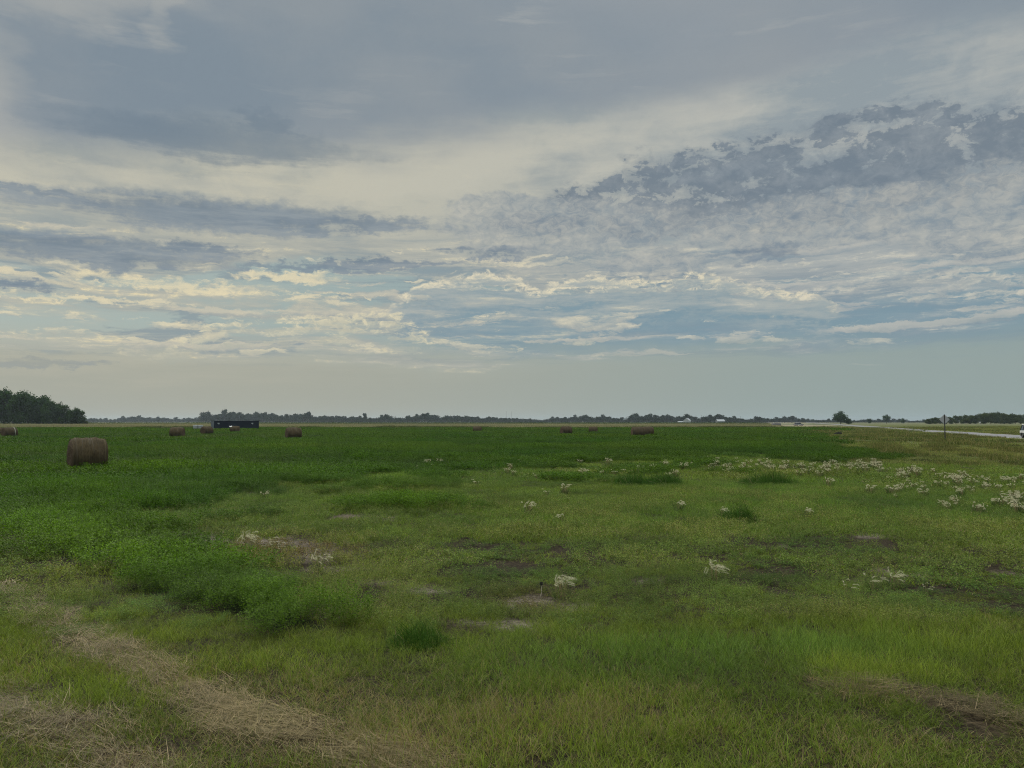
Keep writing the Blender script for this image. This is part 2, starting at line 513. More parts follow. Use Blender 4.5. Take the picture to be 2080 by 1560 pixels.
def blade_mat(name, transl=0.35, instanced=True, spec=0.25, rough=0.55):
    """leaf or blade: colour of its plant, drier where the plant is dry"""
    m_ = mat_new(name)
    kind = 'INSTANCER' if instanced else 'GEOMETRY'
    t = attr('tint', kind); d = E(attr('dry', kind).outputs['Fac'])
    sp_ = E.T.nodes.new('ShaderNodeSeparateColor'); E.T.links.new(attr('var').outputs['Color'], sp_.inputs[0])
    r, g, b = (E(o) for o in sp_.outputs[:3])
    w = noise(pos(), 0.9, 4, 0.6)
    isdry = E.m('LESS_THAN', g, d)
    c = mixc(r, mixc(1.0, E(t.outputs['Color']), (0.42, 0.46, 0.40), 'MULTIPLY'), mixc(1.0, E(t.outputs['Color']), (1.70, 1.62, 1.5), 'MULTIPLY'))
    c = mixc(isdry * 0.92, c, mixc(r, tuple(x * 0.6 for x in STRAW), tuple(x * 1.35 for x in STRAW)))
    c = mixc(1.0, c, mixc(w, (0.72, 0.76, 0.8), (1.3, 1.24, 1.2)), 'MULTIPLY')
    p = principled(c, rough, spec)
    tr = E.T.nodes.new('ShaderNodeBsdfTranslucent'); E.link(mixc(1.0, c, (1.15, 1.2, 0.6), 'MULTIPLY'), tr.inputs['Color'])
    mx = E.T.nodes.new('ShaderNodeMixShader'); mx.inputs[0].default_value = transl
    E.T.links.new(p.outputs[0], mx.inputs[1]); E.T.links.new(tr.outputs[0], mx.inputs[2])
    out(mx.outputs[0])
    return m_


# ------------------------------------------------------------------ value noise on the ground plane
def vnoise(x, y, scale, seed=0, octaves=4):
    x = np.asarray(x, float) * scale; y = np.asarray(y, float) * scale
    tot = 0; amp = 1.0; norm = 0
    for o in range(octaves):
        xi = np.floor(x).astype(np.int64); yi = np.floor(y).astype(np.int64)
        fx, fy = x - xi, y - yi
        fx = fx * fx * (3 - 2 * fx); fy = fy * fy * (3 - 2 * fy)

        def h(i, j):
            n = (i * 374761393 + j * 668265263 + (seed + o) * 144665731) & 0x7fffffff
            n = ((n ^ (n >> 13)) * 1274126177) & 0x7fffffff
            return ((n ^ (n >> 16)) & 0xffff) / 65535.0
        v = (h(xi, yi) * (1 - fx) + h(xi + 1, yi) * fx) * (1 - fy) + (h(xi, yi + 1) * (1 - fx) + h(xi + 1, yi + 1) * fx) * fy
        tot = tot + v * amp; norm += amp; amp *= 0.5; x = x * 2.03; y = y * 2.03
    return tot / norm


def sstep(a, b, x):
    t = np.clip((x - a) / (b - a), 0, 1); return t * t * (3 - 2 * t)


def inpoly(px, py, poly):
    ins = np.zeros(px.shape, bool); n = len(poly)
    for i in range(n):
        (x0, y0), (x1, y1) = poly[i], poly[(i + 1) % n]
        c = ((y0 > py) != (y1 > py)) & (px < (x1 - x0) * (py - y0) / (y1 - y0 + 1e-12) + x0)
        ins ^= c
    return ins


def G(pts): return [ground(u, v) for u, v in pts]


# outlines laid out on the ground plane, in metres
ALFALFA = G([(2400 - 0, 868.6)]) and (
    [(-420.0, 262.0)] + G([(0, 869.5), (700, 869.5), (1560, 868.5), (1608, 869.5), (1650, 900), (1752, 926), (1690, 940), (1520, 920), (1380, 924), (1250, 934), (1000, 946),
                         (820, 956), (610, 984), (480, 1008), (330, 1034), (215, 1034), (190, 1050), (290, 1082), (420, 1128), (530, 1185),
                         (625, 1240), (668, 1288), (600, 1296), (520, 1262), (400, 1222), (250, 1160), (100, 1106), (0, 1068)]) + [(-60.0, 33.0), (-420.0, 120.0)])
EDGE = G([(-200, 1000), (0, 1050), (180, 1100), (330, 1150), (470, 1200), (580, 1240)])
THIN = G([(820, 952), (1250, 932), (1420, 926), (1480, 955), (1250, 985), (1050, 985), (880, 1060), (660, 1085), (480, 1060), (330, 1060), (300, 1035), (480, 1008), (610, 984)])
RD = np.array([math.sin(R(20.05)), math.cos(R(20.05))])          # the road's direction
RN = np.array([RD[1], -RD[0]])                                  # to its right
g1 = np.array(ground(2070, 892)); g2 = np.array(ground(2070, 884.5))
ROAD0, ROAD1 = float(g1 @ RN), float(g2 @ RN)


def seg_dist(x, y, pts):
    d = np.full(x.shape, 1e9)
    for (x0, y0), (x1, y1) in zip(pts[:-1], pts[1:]):
        vx, vy = x1 - x0, y1 - y0; t = np.clip(((x - x0) * vx + (y - y0) * vy) / (vx * vx + vy * vy), 0, 1)
        d = np.minimum(d, np.hypot(x - x0 - t * vx, y - y0 - t * vy))
    return d


STRIP = G([(-260, 1120), (0, 1200), (130, 1268), (250, 1345), (370, 1410), (480, 1460), (620, 1520), (860, 1585)])
STRIP2 = G([(-200, 1330), (0, 1440), (160, 1500), (330, 1600)])
SWATH = G([(1690, 1410), (1800, 1418), (1900, 1432), (1990, 1455), (2040, 1474)])
# bare salty spots: centre row/column in the photo, half sizes in metres
BARE = [(560, 1168, .55, .35), (800, 1176, .55, .22), (850, 1192, .45, .3), (1010, 1262, .42, .22), (1085, 1268, .4, .3), (1075, 1222, .42, .6),
        (1318, 1180, .5, .4), (1800, 1160, .9, .6), (1868, 1165, .5, .7), (1760, 1178, .5, .3), (520, 1100, 1.6, .6), (420, 1085, 1.2, .5), (640, 1130, 1.2, .5), (2075, 1165, .6, .4),
        (450, 1092, .8, .3), (590, 1116, .9, .35), (705, 1150, .6, .3), (700, 1250, .6, .4), (1140, 1230, .5, .3), (740, 1050, 1.0, .5), (1450, 1095, .8, .4), (1590, 1110, .6, .3), (1790, 1090, 1.0, .5)]


def zones(x, y):
    x = np.asarray(x, float); y = np.asarray(y, float)
    j = np.maximum(0.15, np.hypot(x, y) * 0.02)
    nx = (vnoise(x, y, 0.35, 3) - 0.5) * 2.2 * np.clip(np.hypot(x, y) / 40, 0.16, 3)
    ny = (vnoise(x, y, 0.35, 9) - 0.5) * 2.2 * np.clip(np.hypot(x, y) / 40, 0.16, 3)
    xa, ya = x + nx * 0.8 + rng.normal(0, 1, x.shape) * j * 1.1, y + ny * 0.8 + rng.normal(0, 1, x.shape) * j * 1.1
    z = {}
    z['alf'] = inpoly(xa, ya, ALFALFA)
    z['thin'] = inpoly(xa, ya, THIN) & ~z['alf']
    r = x * RN[0] + y * RN[1]                                    # distance towards the road
    s = x * RD[0] + y * RD[1]
    z['r'], z['s'] = r, s
    z['verge'] = (r > 2.0 + (vnoise(x, y, 0.1, 4) - .5) * 3.5) & (r < ROAD0 - 0.3) & (s > 45) & ~z['alf']
    z['beyond'] = r > ROAD1 + 0.3
    z['road'] = (r >= ROAD0 - 0.45) & (r <= ROAD1 + 0.45) & (s > -400)
    st = np.exp(-(seg_dist(x + nx * .3, y + ny * .3, STRIP) / 0.155) ** 2)
    st2 = np.exp(-(seg_dist(x + nx * .3, y + ny * .3, STRIP2) / 0.24) ** 2)
    sw = np.exp(-(seg_dist(x + nx * .2, y + ny * .2, SWATH) / 0.17) ** 2)
    u, v = proj(x, y)
    dryb = np.exp(-(((u - 780) / 330) ** 2 + ((v - 1500) / 95) ** 2)) * 0.75 + np.exp(-(((u - 560) / 160) ** 2 + ((v - 1400) / 50) ** 2)) * 0.5 \
        + np.exp(-(((u - 1180) / 220) ** 2 + ((v - 1470) / 40) ** 2)) * 0.45 + np.exp(-(((u - 1750) / 330) ** 2 + ((v - 1520) / 30) ** 2)) * 0.35
    z['straw'] = np.clip(np.maximum.reduce([st, st2 * 0.9, sw]), 0, 1)
    z['swath'] = sw
    z['dry'] = np.clip(dryb * 0.7 + z['straw'] * 0.75 + (vnoise(x, y, 0.8, 12) - 0.5) * 0.55 + 0.04, 0.02, 0.95)
    b = np.zeros(x.shape)
    for (bu, bv, rx, ry) in BARE:
        bx, by = ground(bu, bv); q_ = 1.7 if bu < 1200 else 0.75; rx, ry = rx * q_, ry * q_
        b = np.maximum(b, 1.2 - ((x + nx * .5 - bx) / rx / .6) ** 2 - ((y + ny * .5 - by) / ry / .6) ** 2)
    z['bare'] = np.clip(b + (vnoise(x, y, 2.2, 20) - .5) * 2.2 * (b > .02) + (vnoise(x, y, 6.0, 22) - .5) * 1.2 * (b > .02), 0, 1)
    z['u'], z['v'] = u, v
    return z


def relief(x, y):
    x = np.asarray(x, float); y = np.asarray(y, float)
    d = np.hypot(x, y)
    h = (vnoise(x, y, 0.45, 30) - 0.5) * 0.10 + (vnoise(x, y, 0.07, 31, 2) - 0.5) * 0.18
    h = h * sstep(2.0, 7.0, d) * (1 - sstep(250, 420, d))
    r = x * RN[0] + y * RN[1]
    # shallow ditch and mowing ridges alongside the road
    h = h - 0.28 * np.exp(-((r - (ROAD0 - 5.5)) / 2.6) ** 2) + 0.10 * np.sin(r * 1.5 + vnoise(x, y, .05, 40) * 5) * ((r > 4) & (r < ROAD0 - 2)) * sstep(40, 60, d)
    flat = sstep(ROAD0 - 3.0, ROAD0 - 0.8, r) * (1 - sstep(ROAD1 + 0.8, ROAD1 + 4, r))
    h = h * (1 - flat) + 0.0 * flat
    h = h + 0.55 * sstep(ROAD1 + 6, ROAD1 + 40, r) * (1 - sstep(600, 900, d)) * (0.7 + 0.6 * vnoise(x, y, .02, 41, 2)) * 0.6
    return h


# ------------------------------------------------------------------ ground
def spaced(lo, hi, fine, k):
    """coordinates: fine steps near zero, growing outwards"""
    p = [0.0]
    while p[-1] < hi: p.append(p[-1] + max(fine, p[-1] * k))
    n = [0.0]
    while n[-1] < -lo: n.append(n[-1] + max(fine, n[-1] * k))
    return np.array([-q for q in n[:0:-1]] + p)


gx = spaced(-6200, 6200, 0.11, 0.028)
gy = spaced(-700, 6200, 0.11, 0.028)
XX, YY = np.meshgrid(gx, gy)
X1, Y1 = XX.ravel(), YY.ravel()
zn = zones(X1, Y1)
Z1 = relief(X1, Y1)
soil = np.array([0.036, 0.029, 0.017])
gcol = np.tile(soil, (len(X1), 1))


def setc(mask, c, a=1.0):
    a = (np.asarray(mask, float) * a)[:, None]
    gcol[:] = gcol * (1 - a) + np.array(c) * a


dist = np.hypot(X1, Y1)
setc(zn['dry'], (0.10, 0.075, 0.042), 0.5)
setc(zn['straw'], (0.090, 0.070, 0.042), 0.8)
setc(zn['alf'], (0.018, 0.03, 0.010))
setc(zn['alf'] & (dist > 60), (0.024, 0.06, 0.010), 0.8)
setc(zn['verge'] | zn['beyond'], (0.10, 0.115, 0.036))
setc(zn['bare'], (0.095, 0.070, 0.046))
setc(zn['bare'] * sstep(0.15, 0.5, vnoise(X1, Y1, 1.6, 50)), (0.205, 0.185, 0.150), 0.85)
far = (dist > 330) & (zn['r'] < ROAD0 - 4)
setc(far, (0.22, 0.20, 0.13))
setc(far & (Y1 > 560) & (Y1 < 700), (0.05, 0.085, 0.03))
setc(far & (Y1 > 900) & (vnoise(X1, Y1, 0.002, 60, 2) > 0.5), (0.13, 0.15, 0.075))
setc(zn['beyond'] & (dist > 500), (0.12, 0.13, 0.06))
nxg, nyg = len(gx), len(gy)
ii = np.arange(nxg * nyg).reshape(nyg, nxg)
quads = np.stack([ii[:-1, :-1], ii[:-1, 1:], ii[1:, 1:], ii[1:, :-1]], -1).reshape(-1, 4)
mG = mat_new('soil and thatch')
gc = attr('ground_colour')
n1 = noise(pos(), 6.0, 8, 0.65); n2 = noise(pos(), 55.0, 4, 0.6)
c = mixc(1.0, E(gc.outputs['Color']), mixc(n1, (0.45, 0.45, 0.45), (1.55, 1.5, 1.45)), 'MULTIPLY')
n3 = noise(pos(), 19.0, 5, 0.7)
c = mixc(1.0, c, mixc(n2, (0.6, 0.6, 0.6), (1.4, 1.4, 1.4)), 'MULTIPLY')
c = mixc(1.0, c, mixc(smooth(0.36, 0.62, n3), (0.35, 0.33, 0.30), (1.25, 1.24, 1.22)), 'MULTIPLY')
out(principled(c, 0.95, 0.1, 0, bump(n1 + n2 * 0.6 + n3, 0.9, 0.05)).outputs[0])
ground_o = link('ground', np_mesh('ground', np.stack([X1, Y1, Z1], -1), quads, mG,
                                  {'ground_colour': np.concatenate([gcol, np.ones((len(X1), 1))], 1)}, True))
tag(ground_o, kind='structure')

# ------------------------------------------------------------------ road
mR = mat_new('worn pale asphalt')
n1 = noise(pos(), 0.5, 6, 0.6); n2 = noise(pos(), 18, 4, 0.7)
sx_ = E.T.nodes.new('ShaderNodeSeparateXYZ'); E.T.links.new(objco().v, sx_.inputs[0])
lane = E(sx_.outputs[0])
trk = emax(smooth(0.55, 0.0, E.m('ABSOLUTE', E.m('ABSOLUTE', lane) - 1.0)), smooth(0.55, 0.0, E.m('ABSOLUTE', E.m('ABSOLUTE', lane) - 2.7)))
c = mixc(n1 * 0.7 + n2 * 0.3, (0.15, 0.148, 0.143), (0.21, 0.207, 0.20))
c = mixc(trk * 0.35, c, (0.17, 0.168, 0.163))
out(principled(c, 0.95, 0.08, 0, bump(n2, 0.3, 0.01)).outputs[0])
mb = MB()
HW = (ROAD1 - ROAD0) / 2
ss = np.linspace(-300, 5200, 120)
for a, b in zip(ss[:-1], ss[1:]):
    mb.add([(-HW, a, .05), (-HW, b, .05), (0, b, .12), (0, a, .12)], [(0, 3, 2, 1)])
    mb.add([(0, a, .12), (0, b, .12), (HW, b, .05), (HW, a, .05)], [(0, 3, 2, 1)])
    mb.add([(-HW, a, .05), (-HW, b, .05), (-HW - .25, b, -.12), (-HW - .25, a, -.12)], [(0, 1, 2, 3)])
    mb.add([(HW, a, .05), (HW, b, .05), (HW + .25, b, -.12), (HW + .25, a, -.12)], [(0, 1, 2, 3)])
road = mb.build('road', mR)
rc = RN * (ROAD0 + ROAD1) / 2
ROADZ = -math.atan2(RD[0], RD[1])
road.location = (rc[0], rc[1], 0); road.rotation_euler = (0, 0, ROADZ)
tag(road, kind='structure')


def strip_paint(name, x0, x1, segs, m_, slope):
    mb = MB()
    zz = lambda x: 0.12 - abs(x) / HW * 0.07 + 0.004
    for a, b in segs: mb.add([(x0, a, zz(x0)), (x1, a, zz(x1)), (x1, b, zz(x1)), (x0, b, zz(x0))], [(0, 1, 2, 3)])
    o = mb.build(name, m_, None); o.location = road.location; o.rotation_euler = road.rotation_euler
    tag(o, kind='structure'); return o


mYel = simple('worn yellow road paint', (0.50, 0.36, 0.06), 0.7)
mWhP = simple('worn white road paint', (0.62, 0.62, 0.6), 0.7)
strip_paint('road_centre_line', 0.03, 0.15, [(a, a + 3) for a in range(0, 900, 12)], mYel, 0)
strip_paint('road_edge_line', -HW + 0.22, -HW + 0.34, [(0, 900)], mWhP, 0)
strip_paint('road_edge_line', HW - 0.34, HW - 0.22, [(0, 900)], mWhP, 0)

# ------------------------------------------------------------------ plants: small patches copied over the ground
src = D.collections.new('plant sources')        # holds the patch meshes the ground cover copies


def blades(n, size, h, hv, width, lean, segs=3, seed=0, curl=0.5, flat=False, zbase=0.0):
    g = np.random.default_rng(seed)
    x = g.uniform(-size / 2, size / 2, n); y = g.uniform(-size / 2, size / 2, n)
    # gather into tufts
    k = max(1, n // 14); tx = g.uniform(-size / 2, size / 2, k); ty = g.uniform(-size / 2, size / 2, k)
    w = g.integers(0, k, n); m_ = g.random(n) < 0.6
    x = np.where(m_, tx[w] + g.normal(0, 0.035 * size ** .5, n), x); y = np.where(m_, ty[w] + g.normal(0, 0.035 * size ** .5, n), y)
    hh = h * (1 + g.normal(0, hv, n)).clip(0.3, 2.0) * np.where(m_, 1.1, 0.85)
    ang = g.uniform(0, 2 * np.pi, n); ln = np.abs(g.normal(lean, lean * 0.5, n))
    wd = width * g.uniform(0.6, 1.3, n)
    if flat: ang = g.normal(0.0, 0.45, n) + np.where(g.random(n) < .5, np.pi, 0); ln = g.uniform(1.38, 1.60, n)
    t = np.linspace(0, 1, segs + 1)
    V = np.zeros((n, segs + 1, 2, 3)); px, py, pz = x.copy(), y.copy(), np.full(n, zbase) + (g.uniform(0, 0.05, n) if flat else 0)
    px0, py0 = np.cos(ang), np.sin(ang)
    face = ang + np.pi / 2 + g.normal(0, 0.9, n)
    for i, q in enumerate(t):
        th = ln + curl * q * q * (1 if not flat else g.normal(0, .15, n))
        if i:
            st = hh / segs
            px = px + px0 * np.sin(th) * st; py = py + py0 * np.sin(th) * st; pz = pz + np.cos(th) * st
        ww = wd * (1 - q ** 1.6 * 0.92) * 0.5
        V[:, i, 0] = np.stack([px - np.cos(face) * ww, py - np.sin(face) * ww, pz], -1)
        V[:, i, 1] = np.stack([px + np.cos(face) * ww, py + np.sin(face) * ww, pz], -1)
    b = (np.arange(n) * (segs + 1) * 2)[:, None]
    Q = np.concatenate([b + np.array([[2 * i, 2 * i + 1, 2 * i + 3, 2 * i + 2]]) for i in range(segs)], 0)
    var = np.repeat(np.stack([g.random(n), g.random(n), g.random(n), np.ones(n)], -1), (segs + 1) * 2, 0)
    return V.reshape(-1, 3), Q, var


def leaves(n, size, h, leaf, seed=0, stems=0, spread=0.9, low=0.15, aspect=0.5):
    """a patch of small leaf faces on bunched stems"""
    g = np.random.default_rng(seed)
    k = stems or max(6, n // 30)
    sx_, sy_ = g.uniform(-size / 2, size / 2, k), g.uniform(-size / 2, size / 2, k)
    sh = h * g.uniform(0.6, 1.12, k)
    lx, ly = g.normal(0, 0.22, k), g.normal(0, 0.22, k)
    w = g.integers(0, k, n); t = low + (1 - low) * g.random(n) ** 0.7
    rad = leaf * 1.8 * g.random(n) ** .5 * spread; a = g.uniform(0, 2 * np.pi, n)
    px = sx_[w] + lx[w] * t * sh[w] + np.cos(a) * rad; py = sy_[w] + ly[w] * t * sh[w] + np.sin(a) * rad; pz = t * sh[w]
    L = leaf * g.uniform(0.6, 1.3, n); Wd = L * aspect
    d = np.stack([np.cos(a), np.sin(a), g.normal(0.25, 0.45, n)], -1); d /= np.linalg.norm(d, axis=1)[:, None]
    up = np.stack([g.normal(0, .5, n), g.normal(0, .5, n), np.ones(n)], -1)
    s_ = np.cross(d, up); s_ /= np.linalg.norm(s_, axis=1)[:, None]
    p = np.stack([px, py, pz], -1)
    V = np.stack([p, p + d * (L * .55)[:, None] + s_ * (Wd * .5)[:, None], p + d * L[:, None], p + d * (L * .55)[:, None] - s_ * (Wd * .5)[:, None]], 1)
    Q = np.arange(n * 4).reshape(-1, 4)
    var = np.repeat(np.stack([g.random(n), g.random(n), g.random(n), np.ones(n)], -1), 4, 0)
    return V.reshape(-1, 3), Q, var


def merge(*parts):
    Vs, Qs, As, b = [], [], [], 0
    for V, Q, A in parts:
        Vs.append(V); Qs.append(Q + b); As.append(A); b += len(V)
    return np.concatenate(Vs), np.concatenate(Qs), np.concatenate(As)


m_blade = blade_mat('grass blades', 0.40, spec=0.12, rough=0.6)
m_leaf = blade_mat('alfalfa leaves', 0.36, spec=0.10, rough=0.65)
m_straw = blade_mat('dry straw', 0.12, spec=0.08)


def scatter(name, x, y, z, patches, mat, tint, dry, sxy, sz, kind_label=None):
    """one object of ground cover: a point for every patch, geometry nodes copy a patch onto it"""
    n = len(x)
    c_ = D.collections.new(name + ' patches'); src.children.link(c_)
    for i, (V, Q, A) in enumerate(patches):
        o = D.objects.new('%s_patch_%02d' % (name, i), np_mesh(name + '_patch', V, Q, mat, {'var': A}))
        c_.objects.link(o)
    me = D.meshes.new(name); me.vertices.add(n)
    me.vertices.foreach_set('co', np.stack([x, y, z], -1).astype(np.float32).ravel())
    a = me.attributes.new('tint', 'FLOAT_COLOR', 'POINT'); a.data.foreach_set('color', np.concatenate([tint, np.ones((n, 1))], 1).astype(np.float32).ravel())
    a = me.attributes.new('dry', 'FLOAT', 'POINT'); a.data.foreach_set('value', np.asarray(dry, np.float32))
    a = me.attributes.new('turn', 'FLOAT_VECTOR', 'POINT'); tr = np.zeros((n, 3), np.float32)
    tr[:, 2] = rng.uniform(0, 2 * np.pi, n)
    a.data.foreach_set('vector', tr.ravel())
    a = me.attributes.new('size', 'FLOAT_VECTOR', 'POINT'); a.data.foreach_set('vector', np.stack([sxy, sxy, sz], -1).astype(np.float32).ravel())
    a = me.attributes.new('pick', 'INT', 'POINT'); a.data.foreach_set('value', rng.integers(0, len(patches), n).astype(np.int32))
    o = link(name, me); me.materials.append(mat)
    ng = D.node_groups.new(name + ' copies', 'GeometryNodeTree')
    ng.interface.new_socket('Geometry', in_out='INPUT', socket_type='NodeSocketGeometry')
    ng.interface.new_socket('Geometry', in_out='OUTPUT', socket_type='NodeSocketGeometry')
    N = ng.nodes; L = ng.links
    gi, go = N.new('NodeGroupInput'), N.new('NodeGroupOutput')
    ip, ci = N.new('GeometryNodeInstanceOnPoints'), N.new('GeometryNodeCollectionInfo')
    ci.inputs['Collection'].default_value = c_; ci.inputs['Separate Children'].default_value = True; ci.inputs['Reset Children'].default_value = True

    def na(nm, t):
        q = N.new('GeometryNodeInputNamedAttribute'); q.data_type = t; q.inputs['Name'].default_value = nm; return q.outputs['Attribute']
    er = N.new('FunctionNodeEulerToRotation'); L.new(na('turn', 'FLOAT_VECTOR'), er.inputs[0])
    ip.inputs['Pick Instance'].default_value = True
    L.new(gi.outputs[0], ip.inputs['Points']); L.new(ci.outputs[0], ip.inputs['Instance'])
    L.new(na('pick', 'INT'), ip.inputs['Instance Index']); L.new(er.outputs[0], ip.inputs['Rotation']); L.new(na('size', 'FLOAT_VECTOR'), ip.inputs['Scale'])
    L.new(ip.outputs[0], go.inputs[0])
    md = o.modifiers.new('copies', 'NODES'); md.node_group = ng
    tag(o, kind='stuff')
    return o


def jgrid(x0, x1, y0, y1, step, j=0.45):
    gx_, gy_ = np.meshgrid(np.arange(x0, x1, step), np.arange(y0, y1, step))
    x = gx_.ravel() + rng.uniform(-j, j, gx_.size) * step; y = gy_.ravel() + rng.uniform(-j, j, gx_.size) * step
    return x, y


def wedge(r0, r1, step, marg=1.15):
    """jittered points between two distances, inside the view plus a margin at the sides"""
    w = r1 * 0.68 * marg + 3
    x, y = jgrid(-w, w, -1.0, r1, step)
    d = np.hypot(x, y)
    k = (d >= r0) & (d < r1) & (np.abs(x) < 0.68 * marg * np.maximum(y, 0) + 3.0) & (y > 1.5)
    return x[k], y[k]


# distance rings: (from, to, patch size, blade width factor)
RINGS = [(2.5, 12, 0.5), (12, 30, 1.0), (30, 80, 2.2), (80, 170, 4.5), (170, 340, 9.0)]
GR = lambda r, g, b: np.array([r, g, b])
acc = {k: [] for k in ('grass', 'alfalfa', 'weeds', 'straw')}
alf_parts, gr_parts = [], []
for ri, (r0, r1, size) in enumerate(RINGS):
    x, y = wedge(r0, r1, size * 0.62)
    z_ = zones(x, y); n = len(x); gz = relief(x, y)
    d = np.hypot(x, y)
    n_big, n_mid, n_fine = (np.clip((q_ - .5) * 1.7 + .5, 0, 1) for q_ in (vnoise(x, y, 0.12, 70), vnoise(x, y, 0.5, 71), vnoise(x, y, 1.7, 72)))
    # ---- alfalfa
    k = z_['alf'] | (z_['thin'] & (rng.random(n) < np.clip((n_mid - 0.48) * 3, 0, 0.75)))
    if k.any():
        nb = [2600, 2900, 3200, 3000, 4200][ri]; lf = [0.023, 0.036, 0.075, 0.15, 0.26][ri]
        pt = [merge(leaves(nb, size, [.40, .38, .35, .32, .29][ri], lf, 100 + 10 * ri + i, stems=[60, 60, 140, 260, 500][ri])) for i in range(6)]
        row = vnoise((x + y) * 0.9, (y - x) * 0.16, 0.55, 75, 3) if ri < 2 else vnoise(x * 0.22, y, 0.30 if ri == 2 else 0.12, 75, 4)
        row = np.clip((row - .5) * 1.8 + .5, 0, 1)
        t = GR(0.048, 0.100, 0.0070)[None] * (0.55 + 0.5 * n_mid[k] + 0.5 * row[k])[:, None]
        t = t * (1 + (n_big[k] - .5)[:, None] * np.array([0.6, 0.2, 0.3]))
        edge_ = np.exp(-(seg_dist(x[k], y[k], EDGE) / 1.1) ** 2) * (d[k] < 30)
        t = t * (0.80 + 0.20 * (1 - sstep(30, 46, d[k])))[:, None]
        t = t * (1 + 0.45 * edge_)[:, None] * np.where(edge_ > .3, 1.0, 1.0)[:, None]
        sz = (0.35 + 0.7 * n_mid[k] + 0.65 * row[k] + 0.35 * (n_fine[k] - .5)) * np.where(z_['thin'][k], 0.75, 1.0)
        sz = sz * (1 - .7 * edge_) + .7 * edge_ * (0.72 + 0.3 * n_fine[k])
        nm = 'alfalfa_crop' if ri < 2 else 'alfalfa_field'
        scatter(nm, x[k], y[k], gz[k] - 0.01, pt, m_leaf, t, np.zeros(k.sum()), np.full(k.sum(), 1.0), sz)
    # ---- grass
    u, v = z_['u'], z_['v']
    k = ~z_['alf'] & ~z_['road'] & (z_['bare'] < 0.55) & ~(z_['r'] > ROAD1 + 90)
    dens = np.where(z_['straw'] > 0.5, 0.95, 1.0)
    mid = sstep(1290, 1210, v) * sstep(1060, 1110, v) * (d < 40)              # weedy, thin middle ground
    k &= rng.random(n) < dens * (1 - 0.55 * mid)
    nb = [620, 800, 1300, 1500, 2000][ri]; wd = [0.0042, 0.0075, 0.016, 0.034, 0.065][ri]; hh = [0.095, 0.105, 0.12, 0.15, 0.17][ri]
    pt = [blades(nb, size, hh, 0.40, wd, 0.55, 3 if ri < 2 else 2, 200 + 10 * ri + i, curl=0.8) for i in range(7)]
    t = np.tile(GR(0.122, 0.172, 0.026), (n, 1))
    uj, vj = u + (n_mid - .5) * 420 + (n_fine - .5) * 160, v + (n_fine - .5) * 90 + (n_mid - .5) * 90
    lush = np.exp(-(((uj - 1650) / 420) ** 2 + ((vj - 1340) / 65) ** 2)) * np.clip(0.25 + 1.4 * n_fine, 0, 1) + np.exp(-(((uj - 1050) / 330) ** 2 + ((vj - 1350) / 55) ** 2)) * 0.6
    t = t + np.clip(lush, 0, 1)[:, None] * (GR(0.092, 0.168, 0.034) - t)
    mg = sstep(1110, 1040, v) * sstep(880, 930, v) * (d < 80)
    t = t + mg[:, None] * 0.8 * (GR(0.098, 0.162, 0.028) - t)
    vg = (z_['verge'] | z_['beyond']) * 1.0
    t = t + vg[:, None] * (GR(0.118, 0.150, 0.038) - t)
    t = t * np.clip(0.48 + 0.5 * n_mid + 0.55 * n_fine, 0, 1.22)[:, None] * (1 + (n_big - .5)[:, None] * np.array([0.35, 0.05, 0.1]))
    dry = np.clip(z_['dry'] * (1 - 0.85 * np.clip(lush, 0, 1)) * (1 - 0.75 * mg) * (1 - 0.6 * mid) + 0.12 * vg, 0.02, 0.97)
    dry = np.where(d > 35, 0.06 + 0.25 * vg * n_mid, dry)
    hs = (0.35 + 0.8 * n_mid + 0.6 * n_fine) * (1 + 0.2 * np.clip(lush, 0, 1)) * (1 - 0.35 * mid) * np.where(z_['straw'] > .4, .6, 1)
    rid = np.sin(z_['r'] * 1.5 + vnoise(x, y, .05, 40) * 5)
    hs = hs * (1 + 0.9 * vg * sstep(0.6, 0.95, rid)); t = t * (1 - 0.42 * vg * sstep(0.55, 0.95, rid))[:, None]  # ridge strips stand taller; the shade they cast is darkened into the tint
    scatter('grass', x[k], y[k], gz[k] - 0.01, pt, m_blade, t[k], dry[k], np.full(k.sum(), 1.0), hs[k])
    # ---- low leafy weeds in the middle ground
    if ri < 3:
        k = ~z_['alf'] & ~z_['road'] & ~z_['verge'] & ~z_['beyond'] & (v < 1290) & (d < 60)
        pw = np.where(z_['bare'] > 0.45, 0.35, 0.55 + 0.4 * n_mid) * sstep(1300, 1240, v) * sstep(930, 1050, v)
        k &= rng.random(n) < pw
        if k.any():
            nb = [1100, 1400, 1800][ri]; lf = [0.018, 0.030, 0.075][ri]
            pt = [leaves(nb, size, 0.13, lf, 300 + 10 * ri + i, stems=[34, 40, 60][ri], spread=1.0, low=0.05, aspect=0.38) for i in range(6)]
            t = GR(0.104, 0.152, 0.036)[None] * (0.45 + 0.6 * n_fine[k] + 0.5 * n_mid[k])[:, None] * (1 + (n_mid[k] - .5)[:, None] * np.array([0.5, 0.0, 0.5]))
            red = np.exp(-(((u[k] - 600) / 130) ** 2 + ((v[k] - 1120) / 26) ** 2)) + np.exp(-(((u[k] - 1075) / 70) ** 2 + ((v[k] - 1225) / 24) ** 2))
            t = t + np.clip(red, 0, 1)[:, None] * 0.8 * (GR(0.115, 0.062, 0.038) - t)
            scatter('low_weeds', x[k], y[k], gz[k], pt, m_leaf, t, np.clip(0.03 + 0.10 * n_fine[k] * (n_mid[k] > .5), 0, 1), np.full(k.sum(), 1.0), 0.5 + 1.1 * n_mid[k])
